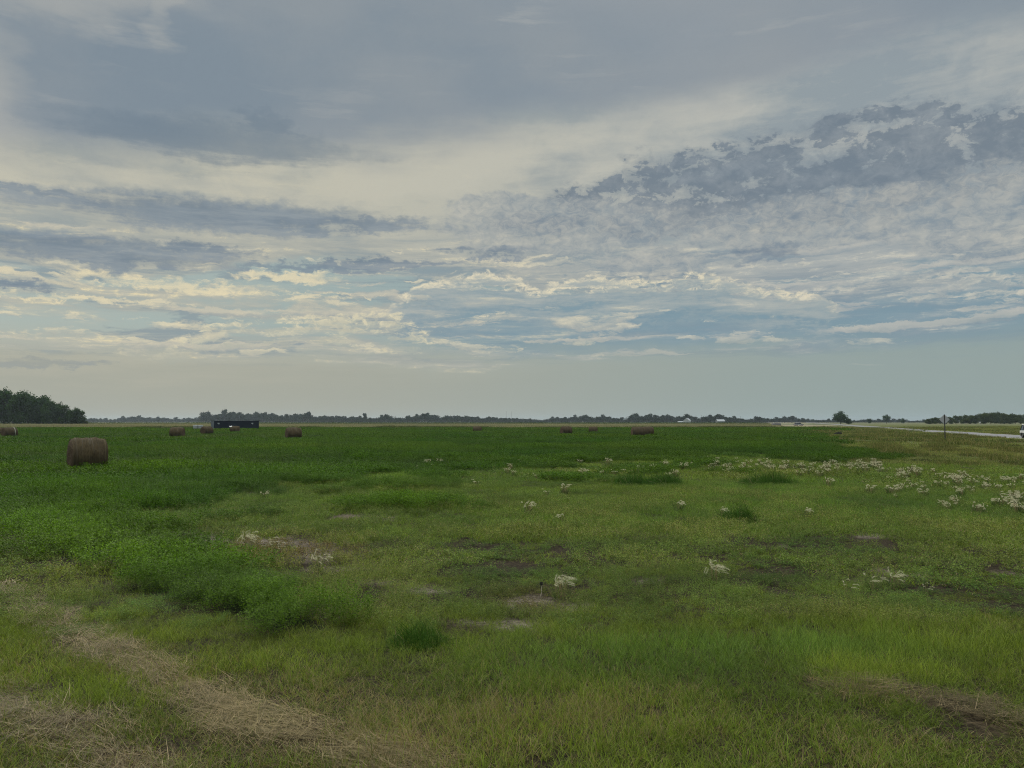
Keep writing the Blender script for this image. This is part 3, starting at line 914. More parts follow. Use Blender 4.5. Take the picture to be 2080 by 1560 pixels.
    # ---- straw lying where the mower dropped it
    if ri < 2:
        size = 0.5
        xs, ys = wedge(r0, min(r1, 20), size * 0.42)
        for line, cnt, sg in ((SWATH, 110, .13), (STRIP, 170, .08), (STRIP2, 45, .2)):
            seg = rng.integers(0, len(line) - 1, cnt); tt = rng.random(cnt); ln_ = np.array(line)
            ex = ln_[seg] * (1 - tt)[:, None] + ln_[seg + 1] * tt[:, None] + rng.normal(0, sg, (cnt, 2))
            dd_ = np.hypot(ex[:, 0], ex[:, 1]); ex = ex[(dd_ >= r0) & (dd_ < r1)]
            xs, ys = np.concatenate([xs, ex[:, 0]]), np.concatenate([ys, ex[:, 1]])
        zs = zones(xs, ys)
        pr = np.clip(zs['straw'] - 0.25, 0, 1) * np.where(zs['swath'] > .2, .45, 1.0) + np.clip(zs['dry'] - 0.5, 0, 1) * 0.30 * (zs['v'] > 1330)
        k = rng.random(len(xs)) < pr
        pt = [blades(95, size * 0.9, 0.19, 0.4, [0.0035, 0.0045][ri], 1.3, 3, 400 + i, curl=0.2, flat=True, zbase=0.012) for i in range(8)]
        s_o = scatter('straw', xs[k], ys[k], relief(xs, ys)[k] + 0.03 * zs['straw'][k] * rng.random(k.sum()), pt, m_straw,
                      GR(0.188, 0.155, 0.078)[None] * (0.55 + 0.45 * vnoise(xs[k], ys[k], 1.1, 90) + 0.25 * rng.random(k.sum()))[:, None] * np.where(zs['swath'][k] > .2, rng.uniform(.3, .85, k.sum()), np.where(zs['v'][k] - (zs['u'][k] * 0.46) > 1395, .72, 1.0))[:, None], np.full(k.sum(), 0.12), np.full(k.sum(), 1.0), 0.6 + 0.5 * rng.random(k.sum()))
        # stems lie along the mown strip
        dirs = np.where(xs[k] > 2.0, -0.55, -0.75) + rng.normal(0, 1, k.sum()) * np.where(xs[k] > 2.0, 0.8, 0.5)
        tr = np.zeros((k.sum(), 3), np.float32); tr[:, 2] = dirs
        s_o.data.attributes['turn'].data.foreach_set('vector', tr.ravel())
#GRASSEND

# ------------------------------------------------------------------ ripe wheat beyond the green crop
wx, wy = jgrid(-420, 160, 243, 470, 4.6)
ok = (np.abs(wx) < 0.78 * wy) & (wx < at_y(1562, 1) * wy)
wx, wy = wx[ok], wy[ok]
wn = vnoise(wx, wy, 0.02, 80)
pt = [blades(1300, 8.0, 0.86, 0.10, 0.11, 0.12, 2, 500 + i, curl=0.5) for i in range(5)]
scatter('ripe_wheat', wx, wy, np.zeros(len(wx)), pt, m_blade, GR(0.205, 0.200, 0.140)[None] * (0.8 + 0.4 * wn)[:, None], np.full(len(wx), 0.1), np.full(len(wx), 1.0), 0.92 + 0.16 * wn)
wx, wy = jgrid(-330, at_y(1560, 240), 236, 241.5, 2.2)
wn = vnoise(wx, wy, 0.08, 81)
pt = [leaves(900, 4.0, 0.5, 0.16, 520 + i, stems=60) for i in range(4)]
scatter('ditch_weeds', wx, wy, np.zeros(len(wx)), pt, m_leaf, GR(0.03, 0.05, 0.014)[None] * (0.7 + 0.6 * wn)[:, None], np.full(len(wx), 0.12), np.full(len(wx), 1.0), 0.5 + 1.3 * np.clip(wn * 1.8 - 0.5, 0, 1.2))
wx, wy = jgrid(-900, 260, 560, 690, 9.0)
ok = (np.abs(wx) < 0.78 * wy) & (wx < at_y(1540, 1) * wy); wx, wy = wx[ok], wy[ok]
pt = [leaves(700, 16.0, 0.75, 0.9, 530 + i, stems=60) for i in range(3)]
scatter('far_green_crop', wx, wy, np.zeros(len(wx)), pt, m_leaf, np.tile(GR(0.045, 0.075, 0.02), (len(wx), 1)), np.full(len(wx), 0.05), np.full(len(wx), 1.0), np.full(len(wx), 1.0))

# ------------------------------------------------------------------ hay bales
mB = mat_new('weathered hay')
oc = objco()
oi = E(E.T.nodes.new('ShaderNodeObjectInfo').outputs['Random'])
sp_ = E.T.nodes.new('ShaderNodeSeparateXYZ'); E.T.links.new(oc.v, sp_.inputs[0])
bx_ = E(sp_.outputs[0])
nfib = noise(vscale(oc, 42, 7, 7), 1.0, 6, 0.7)
nblo = noise(oc, 2.6, 5, 0.6)
ring = noise(vec(bx_ * 15.0, 0.3, oi * 9.0), 1.0, 3, 0.6)
c = mixc(sat(nfib * 1.5 - 0.25), (0.014, 0.0105, 0.006), (0.150, 0.114, 0.058))
c = mixc(sat(nblo * 2.2 - 0.75) * 0.7, c, (0.036, 0.031, 0.021))
c = mixc(smooth(0.55, 0.68, ring) * 0.45, c, (0.15, 0.125, 0.075))
c = mixc(oi * 0.35, c, (0.045, 0.038, 0.026))
out(principled(c, 0.95, 0.1, 0, bump(nfib + ring * 0.5, 1.0, 0.03)).outputs[0])
mE = mat_new('rolled hay end')
oc = objco()
sp_ = E.T.nodes.new('ShaderNodeSeparateXYZ'); E.T.links.new(oc.v, sp_.inputs[0])
rr = E.m('SQRT', E(sp_.outputs[1]) * E(sp_.outputs[1]) + E(sp_.outputs[2]) * E(sp_.outputs[2]))
sw_ = noise(vec(rr * 26.0, E.m('ARCTAN2', E(sp_.outputs[1]), E(sp_.outputs[2])) * 1.2, 0.0), 1.0, 5, 0.65)
c = mixc(sat(sw_ * 2.0 - 0.5), (0.035, 0.024, 0.016), (0.14, 0.10, 0.06))
out(principled(c, 0.95, 0.1, 0, bump(sw_, 1.0, 0.05)).outputs[0])
mNet = simple('pale net wrap', (0.075, 0.062, 0.04), 0.8, 0.2, 0, 0.25, 14)
mStrap = simple('pale plastic strap', (0.20, 0.20, 0.145), 0.6, 0.3, 0, 0.15, 8)


def bale_radius(a, xx, g):
    """outline of a round bale resting on the ground: angle a from the top, position xx along the axis"""
    r = 0.775 + g[0] * math.sin(2 * a + g[1]) + 0.012 * math.sin(5 * a + 9 * xx) + 0.014 * math.sin(xx * 17 + g[2]) - 0.07 * abs(xx / 0.63) ** 5
    return r


def bale_meshes(seed):
    g = random.Random(seed); p = (0.018, g.random() * 6, g.random() * 6)
    n, m_ = 56, 30; Lh = 0.63; vs = []; fs = []
    for i in range(m_ + 1):
        xx = -Lh + 2 * Lh * i / m_
        for k in range(n):
            a = 2 * math.pi * k / n
            r = bale_radius(a, xx, p) * (1 + g.uniform(-.007, .007))
            y, z = r * math.sin(a), r * math.cos(a)
            if z < -0.66: z = -0.66 + (z + 0.66) * 0.3
            vs.append((xx + g.uniform(-.006, .006), y, z + 0.69))
    for i in range(m_):
        for k in range(n):
            fs.append((i * n + k, i * n + (k + 1) % n, (i + 1) * n + (k + 1) % n, (i + 1) * n + k))
    mb = MB(); mb.add(vs, fs, 0, True)
    body = mb.mesh('bale_body', mB)
    ends = []
    for sgn, base in ((-1, 0), (1, m_ * n)):
        mb = MB(); ring0 = [Vector(vs[base + k]) for k in range(n)]; c0 = Vector((0, 0, .69)); v2 = []; f2 = []
        for q, (fr, bul) in enumerate(((1, 0), (.9, .035), (.7, .06), (.45, .05), (.2, .035))):
            for k in range(n):
                pnt = ring0[k]; w = Vector((sgn * Lh + sgn * bul + sgn * g.uniform(-.012, .012) * (q > 0), pnt.y * fr, 0.69 + (pnt.z - 0.69) * fr))
                v2.append(w if q else pnt)
        v2.append(Vector((sgn * (Lh + .02), 0, .69)))
        for q in range(4):
            for k in range(n): f2.append((q * n + k, q * n + (k + 1) % n, (q + 1) * n + (k + 1) % n, (q + 1) * n + k))
        for k in range(n): f2.append((4 * n + k, 4 * n + (k + 1) % n, 5 * n))
        mb.add(v2, f2, 0, True); ends.append(mb.mesh('bale_end', mE))
    # net wrap: irregular narrow bands round the roll
    mb = MB()
    for b_ in range(9):
        xc = g.uniform(-.58, .58); w = g.uniform(.005, .014); a0 = g.uniform(-1.8, 0.2); a1 = a0 + g.uniform(1.2, 3.4); pv = []
        K = 26
        for k in range(K + 1):
            a = a0 + (a1 - a0) * k / K; xo = xc + 0.012 * math.sin(a * 3 + b_)
            for dx_ in (-w, w):
                r = bale_radius(a, xo + dx_, p) + 0.012
                pv.append((xo + dx_, r * math.sin(a), max(r * math.cos(a) + .69, 0.02)))
        mb.add(pv, [(2 * k, 2 * k + 1, 2 * k + 3, 2 * k + 2) for k in range(K)], 0, True)
    net = mb.mesh('net_wrap', mNet)
    mb = MB()
    for q in range(2200):                                   # loose stems standing off the surface
        xx = g.uniform(-.64, .64); a = g.uniform(-2.5, 2.5); r = bale_radius(a, xx, p)
        if q % 5 == 0: xx = g.choice((-1, 1)) * g.uniform(.60, .67); r *= g.uniform(.8, 1.0)
        o_ = Vector((xx, r * math.sin(a), r * math.cos(a) + .69)); nrm = Vector((0, math.sin(a), math.cos(a)))
        tng = Vector((g.uniform(-.5, .5), math.cos(a), -math.sin(a))).normalized()
        d_ = (nrm * g.uniform(.1, .55) + tng * g.choice((-1, 1))).normalized() * g.uniform(.05, .16); s_ = nrm.cross(tng) * g.uniform(.002, .005)
        mb.add([o_ - s_, o_ + s_, o_ + d_ + s_ * .3, o_ + d_ - s_ * .3], [(0, 1, 2, 3)])
    fz = mb.mesh('loose_hay', mB)
    return body, ends, net, fz


BALES = [  # centre column, row where the crop hides its foot, turn (deg), size, label
    (177, 947, 10, 1.0, 'largest and nearest round hay bale, brown with frayed ribbed wrap, alone at left', True),
    (19, 884.5, 24, .96, 'round hay bale with a pale strap near its right end at the left edge', False),
    (-3, 882, 20, .9, 'round bale cut by the left edge, behind the bale with the pale strap', False),
    (360, 885.5, -16, .98, 'round bale left of the white boxes, its round end hidden', False),
    (420, 880, 38, .95, 'dark round bale just right of the two white boxes', False),
    (477, 877.5, -10, .92, 'small dark round bale in front of the blue container', False),
    (596, 888, 16, 1.0, 'reddish brown round bale right of the blue container, alone in the field', False),
    (969.5, 876.5, -8, .9, 'small far round bale near the middle of the field, left of the picture centre pair', False),
    (1150, 880, 26, .97, 'round bale with its dark left end showing, left of a smaller bale', False),
    (1205, 877, -6, .9, 'smallest far bale, just right of one with a dark left end', False),
    (1296, 884.5, 14, 1.0, 'front bale of the touching pair in the field', False),
    (1320, 883.5, 12, .98, 'rear bale of the touching pair, partly hidden by the front one', False)]
bm_sets = [bale_meshes(s_) for s_ in (3, 8)]
for i, (u, v, yaw, sz, lab, near) in enumerate(BALES):
    x, y = ground(u, v, 0.33)
    if i == 11: x, y = x + 0.0, y + 1.9
    b = empty('hay_bale', (x, y, float(relief(x, y)) + 0.02), R(yaw) - math.atan2(x, y))
    b.scale = (sz * (1.28 if i else 1.02),) + (sz,) * 2
    tag(b, lab, 'hay bale', 'round hay bales left in the crop')
    body, ends, net, fz = bm_sets[i % 2]
    link('hay_roll', body, b)
    for e_ in ends: link('bale_end', e_, b)
    link('net_wrap', net, b)
    link('loose_hay', fz, b)
    if i == 1:
        mb = MB(); K = 30; pv = []
        for k in range(K + 1):
            a = -1.9 + 3.8 * k / K
            for dx_ in (-.05, .05):
                r = bale_radius(a, .38, (.018, 0, 0)) + .025; pv.append((.38 + dx_ + a * .03, r * math.sin(a), r * math.cos(a) + .69))
        mb.add(pv, [(2 * k, 2 * k + 1, 2 * k + 3, 2 * k + 2) for k in range(K)], 0, True)
        mb.build('strap', mStrap, b)

# ------------------------------------------------------------------ blue shipping container
mBlue = mat_new('faded navy paint')
n = noise(objco(), 0.8, 6, 0.65)
c = mixc(n, (0.006, 0.011, 0.021), (0.011, 0.018, 0.031))
c = mixc(smooth(0.66, 0.8, noise(vscale(objco(), 6, 6, .8), 1.0, 5, .6)) * 0.5, c, (0.06, 0.045, 0.035))
out(principled(c, 0.6, 0.2).outputs[0])
mSteel = simple('grey steel', (0.20, 0.22, 0.23), 0.5, 0.5, 0.3)
mPale = simple('pale blue grey door paint', (0.13, 0.16, 0.18), 0.6, 0.4)
mWhite = simple('white paint', (0.72, 0.73, 0.70), 0.55, 0.4)
mMark = simple('faded white lettering paint', (0.34, 0.37, 0.38), 0.6, 0.2, 0, .3, 9)
mRoofC = simple('dusty container roof', (0.16, 0.17, 0.17), 0.8, 0.2)
LC, WC, HC = 12.1, 2.44, 2.45
x, y = at_y(478, 208), 208.0
cb = empty('shipping_container', (x, y, 0.0), R(40))
tag(cb, 'long dark blue shipping container standing at the far edge of the green crop', 'shipping container')


def corrug(L_, Hh, n_):
    mb = MB(); pr = []
    st = L_ / n_
    for i in range(n_):
        a = -L_ / 2 + i * st
        pr += [(a, 0), (a + st * .3, 0), (a + st * .5, .04), (a + st * .8, .04)]
    pr.append((L_ / 2, 0))
    vs = [(p, q, .16) for p, q in pr] + [(p, q, Hh - .12) for p, q in pr]; k = len(pr)
    mb.add(vs, [(i, i + 1, k + i + 1, k + i) for i in range(k - 1)]); return mb


mb = corrug(LC - .2, HC, 40); s_ = mb.build('side_wall', mBlue, cb); s_.location = (0, -WC / 2 + .03, 0)
s2 = link('side_wall', s_.data, cb); s2.location = (0, WC / 2 - .03, 0); s2.rotation_euler = (0, 0, math.pi)
mb = corrug(WC - .2, HC, 8); e_ = mb.build('end_wall', mBlue, cb); e_.location = (LC / 2 - .03, 0, 0); e_.rotation_euler = (0, 0, R(90))
mb = MB(); mb.box((0, 0, HC - .03), (LC - .1, WC - .1, .05)); mb.build('roof', mRoofC, cb)
mb = MB()
for sx_ in (-1, 1):
    for sy_ in (-1, 1):
        mb.box((sx_ * (LC / 2 - .07), sy_ * (WC / 2 - .06), HC / 2), (.14, .12, HC - .24))
        for zz in (.06, HC - .06): mb.box((sx_ * (LC / 2 - .08), sy_ * (WC / 2 - .08), zz), (.18, .17, .12))
for sy_ in (-1, 1):
    mb.box((0, sy_ * (WC / 2 - .05), .08), (LC - .32, .1, .16)); mb.box((0, sy_ * (WC / 2 - .05), HC - .08), (LC - .32, .1, .10))
mb.build('frame', mBlue, cb)
for sy_ in (-1, 1):
    mb = MB(); mb.box((-LC / 2 + .06, sy_ * .56, HC / 2), (.06, 1.08, HC - .34)); d_ = mb.build('door', mPale, cb)
    for q in (-.25, .25):
        mb = MB(); mb.tube((-LC / 2 - .01, sy_ * .56 + q, .2), (-LC / 2 - .01, sy_ * .56 + q, HC - .2), .022, .022, 6); mb.box((-LC / 2 - .03, sy_ * .56 + q, 1.1), (.03, .26, .05))
        mb.build('lock_bar', mSteel, d_)
for xx in (-4.9, 4.2):
    mb = MB(); mb.box((xx, -WC / 2 - .008, 1.75), (.50, .012, .24)); mb.box((xx + .1, -WC / 2 - .008, 1.54), (.26, .012, .12)); mb.build('white_mark', mMark, cb)
# white plastic tanks in steel cages beside it
mTank = simple('white plastic', (0.40, 0.42, 0.40), 0.5, 0.4, 0, 0.08)
for i, (u, lab) in enumerate(((397.5, 'left white liquid tank in a steel cage beside a dark bale'), (405.5, 'white liquid tank half hidden behind a dark bale'))):
    t = empty('liquid_tank', (at_y(u, 199), 199.0 + i * .6, 0), R(8 - 14 * i)); tag(t, lab, 'tank', 'white tanks by the bale')
    mb = MB(); mb.box((0, 0, .78), (.98, 1.1, 1.04), 0, 0, .09); mb.tube((0, 0, 1.29), (0, 0, 1.34), .12, .11, 12); mb.build('bottle', mTank, t)
    mb = MB()
    for q in range(6):
        for sy_ in (-1, 1): mb.tube((-.5 + q * .2, sy_ * .57, .16), (-.5 + q * .2, sy_ * .57, 1.3), .011, .011, 5)
        for sx_ in (-1, 1): mb.tube((sx_ * .52, -.55 + q * .22, .16), (sx_ * .52, -.55 + q * .22, 1.3), .011, .011, 5)
    for zz in (.3, .65, 1.0, 1.29):
        for sy_ in (-1, 1): mb.tube((-.53, sy_ * .58, zz), (.53, sy_ * .58, zz), .011, .011, 5)
        for sx_ in (-1, 1): mb.tube((sx_ * .53, -.58, zz), (sx_ * .53, .58, zz), .011, .011, 5)
    mb.build('cage', mSteel, t)
    mb = MB()
    for sy_ in (-.5, 0, .5): mb.box((0, sy_, .06), (1.04, .12, .12))
    mb.box((0, 0, .135), (1.04, 1.16, .03)); mb.build('pallet', simple('pallet wood', (.25, .19, .12)) if i == 0 else D.materials['pallet wood'], t)
# pale sheet lying on the bale in front of the container
bx, by = ground(469, 877.5, .33)
mb = MB(); g = random.Random(5); vs = []
for i in range(9):
    for j in range(6):
        a = -0.55 + j * 0.2; r = .745 + .04 + .02 * g.random() + .05 * math.sin(i * 1.3 + j)
        vs.append((-.3 + i * .07, r * math.sin(a), r * math.cos(a)))
mb.add(vs, [(i * 6 + j, i * 6 + j + 1, (i + 1) * 6 + j + 1, (i + 1) * 6 + j) for i in range(8) for j in range(5)], 0, True)
sh = mb.build('plastic_sheet', mWhite); md = sh.modifiers.new('thickness', 'SOLIDIFY'); md.thickness = .012
x, y = ground(477, 877.5, 0.33)
sh.location = (x - .62, y - .05, .62); sh.rotation_euler = (0, 0, R(-10) - math.atan2(x, y))
tag(sh, 'crumpled white plastic sheet lying on top of the small bale by the blue container', 'plastic sheet')

# ------------------------------------------------------------------ road sign seen from behind
mPost = simple('dark weathered sign post', (0.05, 0.05, 0.045), 0.6, 0.4, 0.4)
mAlu = simple('bare aluminium sign back', (0.42, 0.43, 0.43), 0.45, 0.5, 0.3)
mSignY = simple('yellow warning sign face', (0.70, 0.42, 0.02), 0.5)
sx0, sy0 = ground(1920, 898)
sg = empty('road_sign', (sx0, sy0, float(relief(sx0, sy0)) - .02), R(14) - math.atan2(sx0, sy0) * .6)
tag(sg, 'diamond road sign seen from behind on a thin dark post in the mown verge', 'road sign')
mb = MB()
mb.prism([(-.045, -.03), (.045, -.03), (.045, .0), (.028, .0), (.02, -.018), (-.02, -.018), (-.028, .0), (-.045, .0)], 0, 1)
mb = MB()
for (a, b, c_, d_) in ((-.05, .05, -.012, .0), (-.05, -.035, .0, .035), (.035, .05, .0, .035)):
    mb.box(((a + b) / 2, (c_ + d_) / 2, 1.46), (b - a, d_ - c_, 2.95))
mb.build('post', mPost, sg)
mb = MB(); hd = .56; r_ = .05; pr = []
for k, (cx_, cz_) in enumerate(((hd - r_ * 1.41, 0), (0, hd - r_ * 1.41), (-hd + r_ * 1.41, 0), (0, -hd + r_ * 1.41))):
    for q in range(5):
        a = R(k * 90 - 45 + q * 22.5); pr.append((cx_ + r_ * math.cos(a), 2.40 + cz_ + r_ * math.sin(a)))
mb.prism(pr, .037, .041); pn = mb.build('panel', mAlu, sg)
mb = MB(); mb.prism([(a * .97, 2.40 + (z - 2.40) * .97) for a, z in pr], .0425, .0435); mb.build('sign_face', mSignY, pn)
for zz in (2.12, 2.68):
    mb = MB(); mb.tube((0, -.016, zz), (0, .03, zz), .012, .012, 8); mb.build('bolt', mSteel, sg)
# small white marker beyond the road
x, y = at_y(1990.5, 330), 330.0
mk = empty('marker_post', (x, y, float(relief(x, y))), 0)
tag(mk, 'small white marker on a thin post beyond the road, before the right hand grove', 'marker post')
mb = MB(); mb.tube((0, 0, 0), (0, 0, 1.7), .03, .03, 8); mb.build('post', mSteel, mk)
mb = MB(); mb.box((0, -.04, 1.55), (.55, .02, .6), 0, 0, .008); mb.build('plate', mWhite, mk)
# low dark metal frame in the verge
x, y = ground(1702, 885)
mDark = simple('black rusty iron', (0.022, 0.02, 0.018), 0.7, 0.3)
fr = empty('iron_frame', (x, y, float(relief(x, y)) + .1), R(12))
tag(fr, 'low black iron frame with upturned prongs in the verge left of the road sign', 'iron frame')
mb = MB()
for sy_ in (-.3, .3): mb.box((0, sy_, .16), (1.05, .09, .16), 0, 0, .01)
for sx_ in (-.45, 0, .42): mb.box((sx_, 0, .17), (.09, .5, .10))
mb.box((.12, 0, .30), (.5, .42, .16), 0, .1, .02); mb.build('bed', mDark, fr)
for xx, hh in ((-.48, .5), (.0, .52), (.42, .58), (.47, .5)):
    mb = MB(); mb.tube((xx, -.2, .14), (xx - .03, -.24, hh), .045, .035, 7); mb.build('prong', mDark, fr)

# ------------------------------------------------------------------ vehicles
mGlass = mat_new('dark car glass'); out(principled((0.012, 0.016, 0.018), 0.08, 0.6).outputs[0])
mTyre = simple('tyre rubber', (0.012, 0.012, 0.013), 0.85, 0.2)
mRim = simple('alloy rim', (0.25, 0.25, 0.26), 0.35, 0.5, 0.6)
mTrim = simple('black plastic trim', (0.018, 0.018, 0.02), 0.7, 0.3)
mRed = simple('red lamp glass', (0.25, 0.012, 0.012), 0.25, 0.5)
mClear = simple('headlamp glass', (0.55, 0.56, 0.58), 0.15, 0.6)
mChrome = simple('bright bumper', (0.45, 0.45, 0.47), 0.25, 0.5, 0.7)


def car(root, paint, L=4.7, W=1.92, Ht=1.78, suv=True):
    """local +Y is forward; wheels stand on z = 0"""
    w = W / 2; fl, fr_ = L / 2, -L / 2; wr = .36; ya, yb = L * .295, -L * .29

    def arc(yc):
        return [(yc + (wr + .06) * math.cos(R(a)), wr + (wr + .06) * math.sin(R(a))) for a in range(0, 181, 20)]
    belt = .98 if suv else .88
    low = [(fl - .12, .26)] + arc(ya) + arc(yb) + [(fr_ + .12, .28), (fr_, .45), (fr_ + .02, belt), (fl - 1.25, belt + .02), (fl - .35, belt - .12), (fl - .02, belt - .3), (fl, .42)]
    mb = MB(); n_ = len(low)
    rings = [(-w, .93), (-w + .05, 1.0), (w - .05, 1.0), (w, .93)]
    vs = []
    for xx, k in rings: vs += [(xx if abs(xx) < w else xx, yy * (1 if k == 1 else .985), .55 + (zz - .55) * (1 if k == 1 else .96)) for yy, zz in low]
    fs = []
    for q in range(3): fs += [(q * n_ + i, q * n_ + (i + 1) % n_, (q + 1) * n_ + (i + 1) % n_, (q + 1) * n_ + i) for i in range(n_)]
    fs += [tuple(range(n_))[::-1], tuple(range(3 * n_, 4 * n_))]
    mb.add(vs, fs); mb.build('body', paint, root)
    # cabin: glass block with pillars and roof
    yr, yf = fr_ + (.06 if suv else .5), fl - 1.3
    tr, tf = yr + (.22 if suv else .55), yf - .75
    b_, t_ = w - .06, w - .24
    P = {'a': (yr, belt - .01, b_), 'b': (yf, belt - .01, b_), 'c': (tf, Ht - .07, t_), 'd': (tr, Ht - .07, t_)}
    vs = [(s_ * P[k][2], P[k][0], P[k][1]) for s_ in (-1, 1) for k in 'abcd']
    mb = MB(); mb.add(vs, [(0, 1, 2, 3), (7, 6, 5, 4), (1, 5, 6, 2), (0, 3, 7, 4), (0, 4, 5, 1), (3, 2, 6, 7)]); mb.build('window', mGlass, root)
    mb = MB(); mb.box((0, (tr + tf) / 2, Ht - .035), (t_ * 2 + .06, tf - tr + .16, .075), 0, 0, .03); rf = mb.build('roof', mRoofW, root)
    if suv:
        mb = MB()
        for s_ in (-1, 1): mb.tube((s_ * (t_ - .06), tr + .1, Ht + .03), (s_ * (t_ - .06), tf - .1, Ht + .03), .018, .018, 6)
        mb.build('roof_rack', mTrim, rf)
    for s_ in (-1, 1):
        for (k0, k1) in (('a', 'd'), ('b', 'c')):
            mb = MB(); mb.tube((s_ * P[k0][2], P[k0][0], P[k0][1]), (s_ * P[k1][2], P[k1][0], P[k1][1]), .055, .05, 6); mb.build('pillar', mTrim, root)
        for f_ in (.36, .66):
            y0, y1 = yr + (yf - yr) * f_, tr + (tf - tr) * (f_ + .05)
            mb = MB(); mb.tube((s_ * b_, y0, belt), (s_ * t_, y1, Ht - .07), .04, .04, 6); mb.build('pillar', mTrim, root)
        mb = MB(); mb.box((s_ * (w + .08), yf - .25, belt + .12), (.18, .10, .16), 0, 0, .03); mb.build('mirror', mTrim, root)
        mb = MB(); mb.box((s_ * (w - .26), fl - .10, belt - .26), (.40, .16, .16), 0, 0, .04); mb.build('headlight', mClear, root)
        mb = MB(); mb.box((s_ * (w - .14), fr_ + .04, belt - .12), (.18, .10, .42), 0, 0, .03); mb.build('taillight', mRed, root)
    for yy, nm in ((fl - .03, 'front_bumper'), (fr_ + .03, 'rear_bumper')):
        mb = MB(); mb.box((0, yy, .46), (W - .1, .16, .24), 0, 0, .05); mb.build(nm, mTrim if nm[0] == 'r' else mChrome, root)
    mb = MB(); mb.box((0, fl - .01, belt - .36), (.9, .06, .2), 0, 0, .02); mb.build('grille', mTrim, root)
    for s_ in (-1, 1):
        for yy in (ya, yb):
            wl = empty('wheel', (s_ * (w - .13), yy, wr)); wl.parent = root
            mb = MB(); pr = [(.10, .22), (.11, .31), (.085, .355), (-.085, .355), (-.11, .31), (-.10, .22)]; K = 24
            vs = [(a, r * math.cos(2 * math.pi * k / K), r * math.sin(2 * math.pi * k / K)) for k in range(K) for a, r in pr]; m6 = 6
            mb.add(vs, [(k * m6 + i, k * m6 + (i + 1) % m6, ((k + 1) % K) * m6 + (i + 1) % m6, ((k + 1) % K) * m6 + i) for k in range(K) for i in range(m6)], 0, True)
            mb.build('tyre', mTyre, wl)
            mb = MB(); mb.tube((-.07, 0, 0), (.07, 0, 0), .225, .225, 20)
            for k in range(5):
                a = 2 * math.pi * k / 5; mb.box((s_ * .078, .12 * math.cos(a), .12 * math.sin(a)), (.02, .05, .05))
            mb.build('rim', mRim, wl)


mPaintW = mat_new('white car paint with black sills')
sp_ = E.T.nodes.new('ShaderNodeSeparateXYZ'); E.T.links.new(objco().v, sp_.inputs[0])
out(principled(mixc(smooth(.66, .68, E(sp_.outputs[2])), (0.02, 0.02, 0.022), (0.66, 0.67, 0.66)), 0.3, 0.5).outputs[0])
rl = ROAD0 + (ROAD1 - ROAD0) * 0.30
# rear corner of the near lane car seen at the right edge of the picture
mRoofW = simple('white car roof', (0.66, 0.67, 0.66), 0.3, 0.5, 0, .03)
best = min(((abs(float(proj(*(RN * (rl - .96) + RD * s_))[0]) - 2071.5), s_) for s_ in np.arange(60, 120, .05)))
cc = RN * rl + RD * (best[1] - 2.35)
suv = empty('parked_car', (cc[0], cc[1], .075), ROADZ + math.pi); suv.name = 'white_car'
tag(suv, 'white car on the road, cut off by the right edge of the picture', 'car')
car(suv, mPaintW)
x, y = at_y(1622, 392), 392.0
fc = empty('white_car', (x, y, float(relief(x, y)) + .05), R(-75))
tag(fc, 'tiny far white car in the grass left of where the pale road vanishes', 'car')
car(fc, mPaintW, 4.9, 1.95, 1.6, False)
# grey stock trailer
x, y = at_y(1576.5, 300), 300.0
mTrl = simple('dull grey trailer steel', (0.22, 0.21, 0.20), 0.6, 0.3, 0.3)
tl = empty('trailer', (x, y, float(relief(x, y))), R(8))
tag(tl, 'small grey trailer with pale corners at the far right end of the green crop', 'trailer')
mb = MB(); mb.box((0, 0, 1.05), (3.1, 1.7, .95), 0, 0, .05)
for q in range(7): mb.box((-1.35 + q * .45, -.865, 1.05), (.06, .03, .9))
mb.build('body', mTrl, tl)
mb = MB(); mb.box((0, 0, 1.62), (2.5, 1.4, .12), 0, 0, .04); mb.build('roof', mTrl, tl)
for sx_ in (-1, 1):
    mb = MB(); mb.box((sx_ * 1.35, -.88, 1.62), (.5, .06, .3), 0, 0, .02); mb.build('pale_corner', mWhite, tl)
    for yy in (-.8, .8):
        mb = MB(); mb.tube((sx_ * .45, yy - .1, .34), (sx_ * .45, yy + .1, .34), .34, .34, 20); mb.tube((sx_ * .45, yy - .11, .34), (sx_ * .45, yy + .11, .34), .17, .17, 12)
        mb.build('wheel', mTyre, tl)
mb = MB(); mb.tube((1.5, -.5, .6), (2.5, 0, .5), .05, .05, 6); mb.tube((1.5, .5, .6), (2.5, 0, .5), .05, .05, 6); mb.build('tow_bar', mDark, tl)

# ------------------------------------------------------------------ far farm buildings
mRoofP = simple('pale metal roof', (0.30, 0.32, 0.32), 0.6, 0.3, 0.0)
mRoofD = simple('dark shingle roof', (0.09, 0.09, 0.095), 0.85, 0.2)
mWallG = simple('grey board wall', (0.16, 0.17, 0.17), 0.8, 0.2)


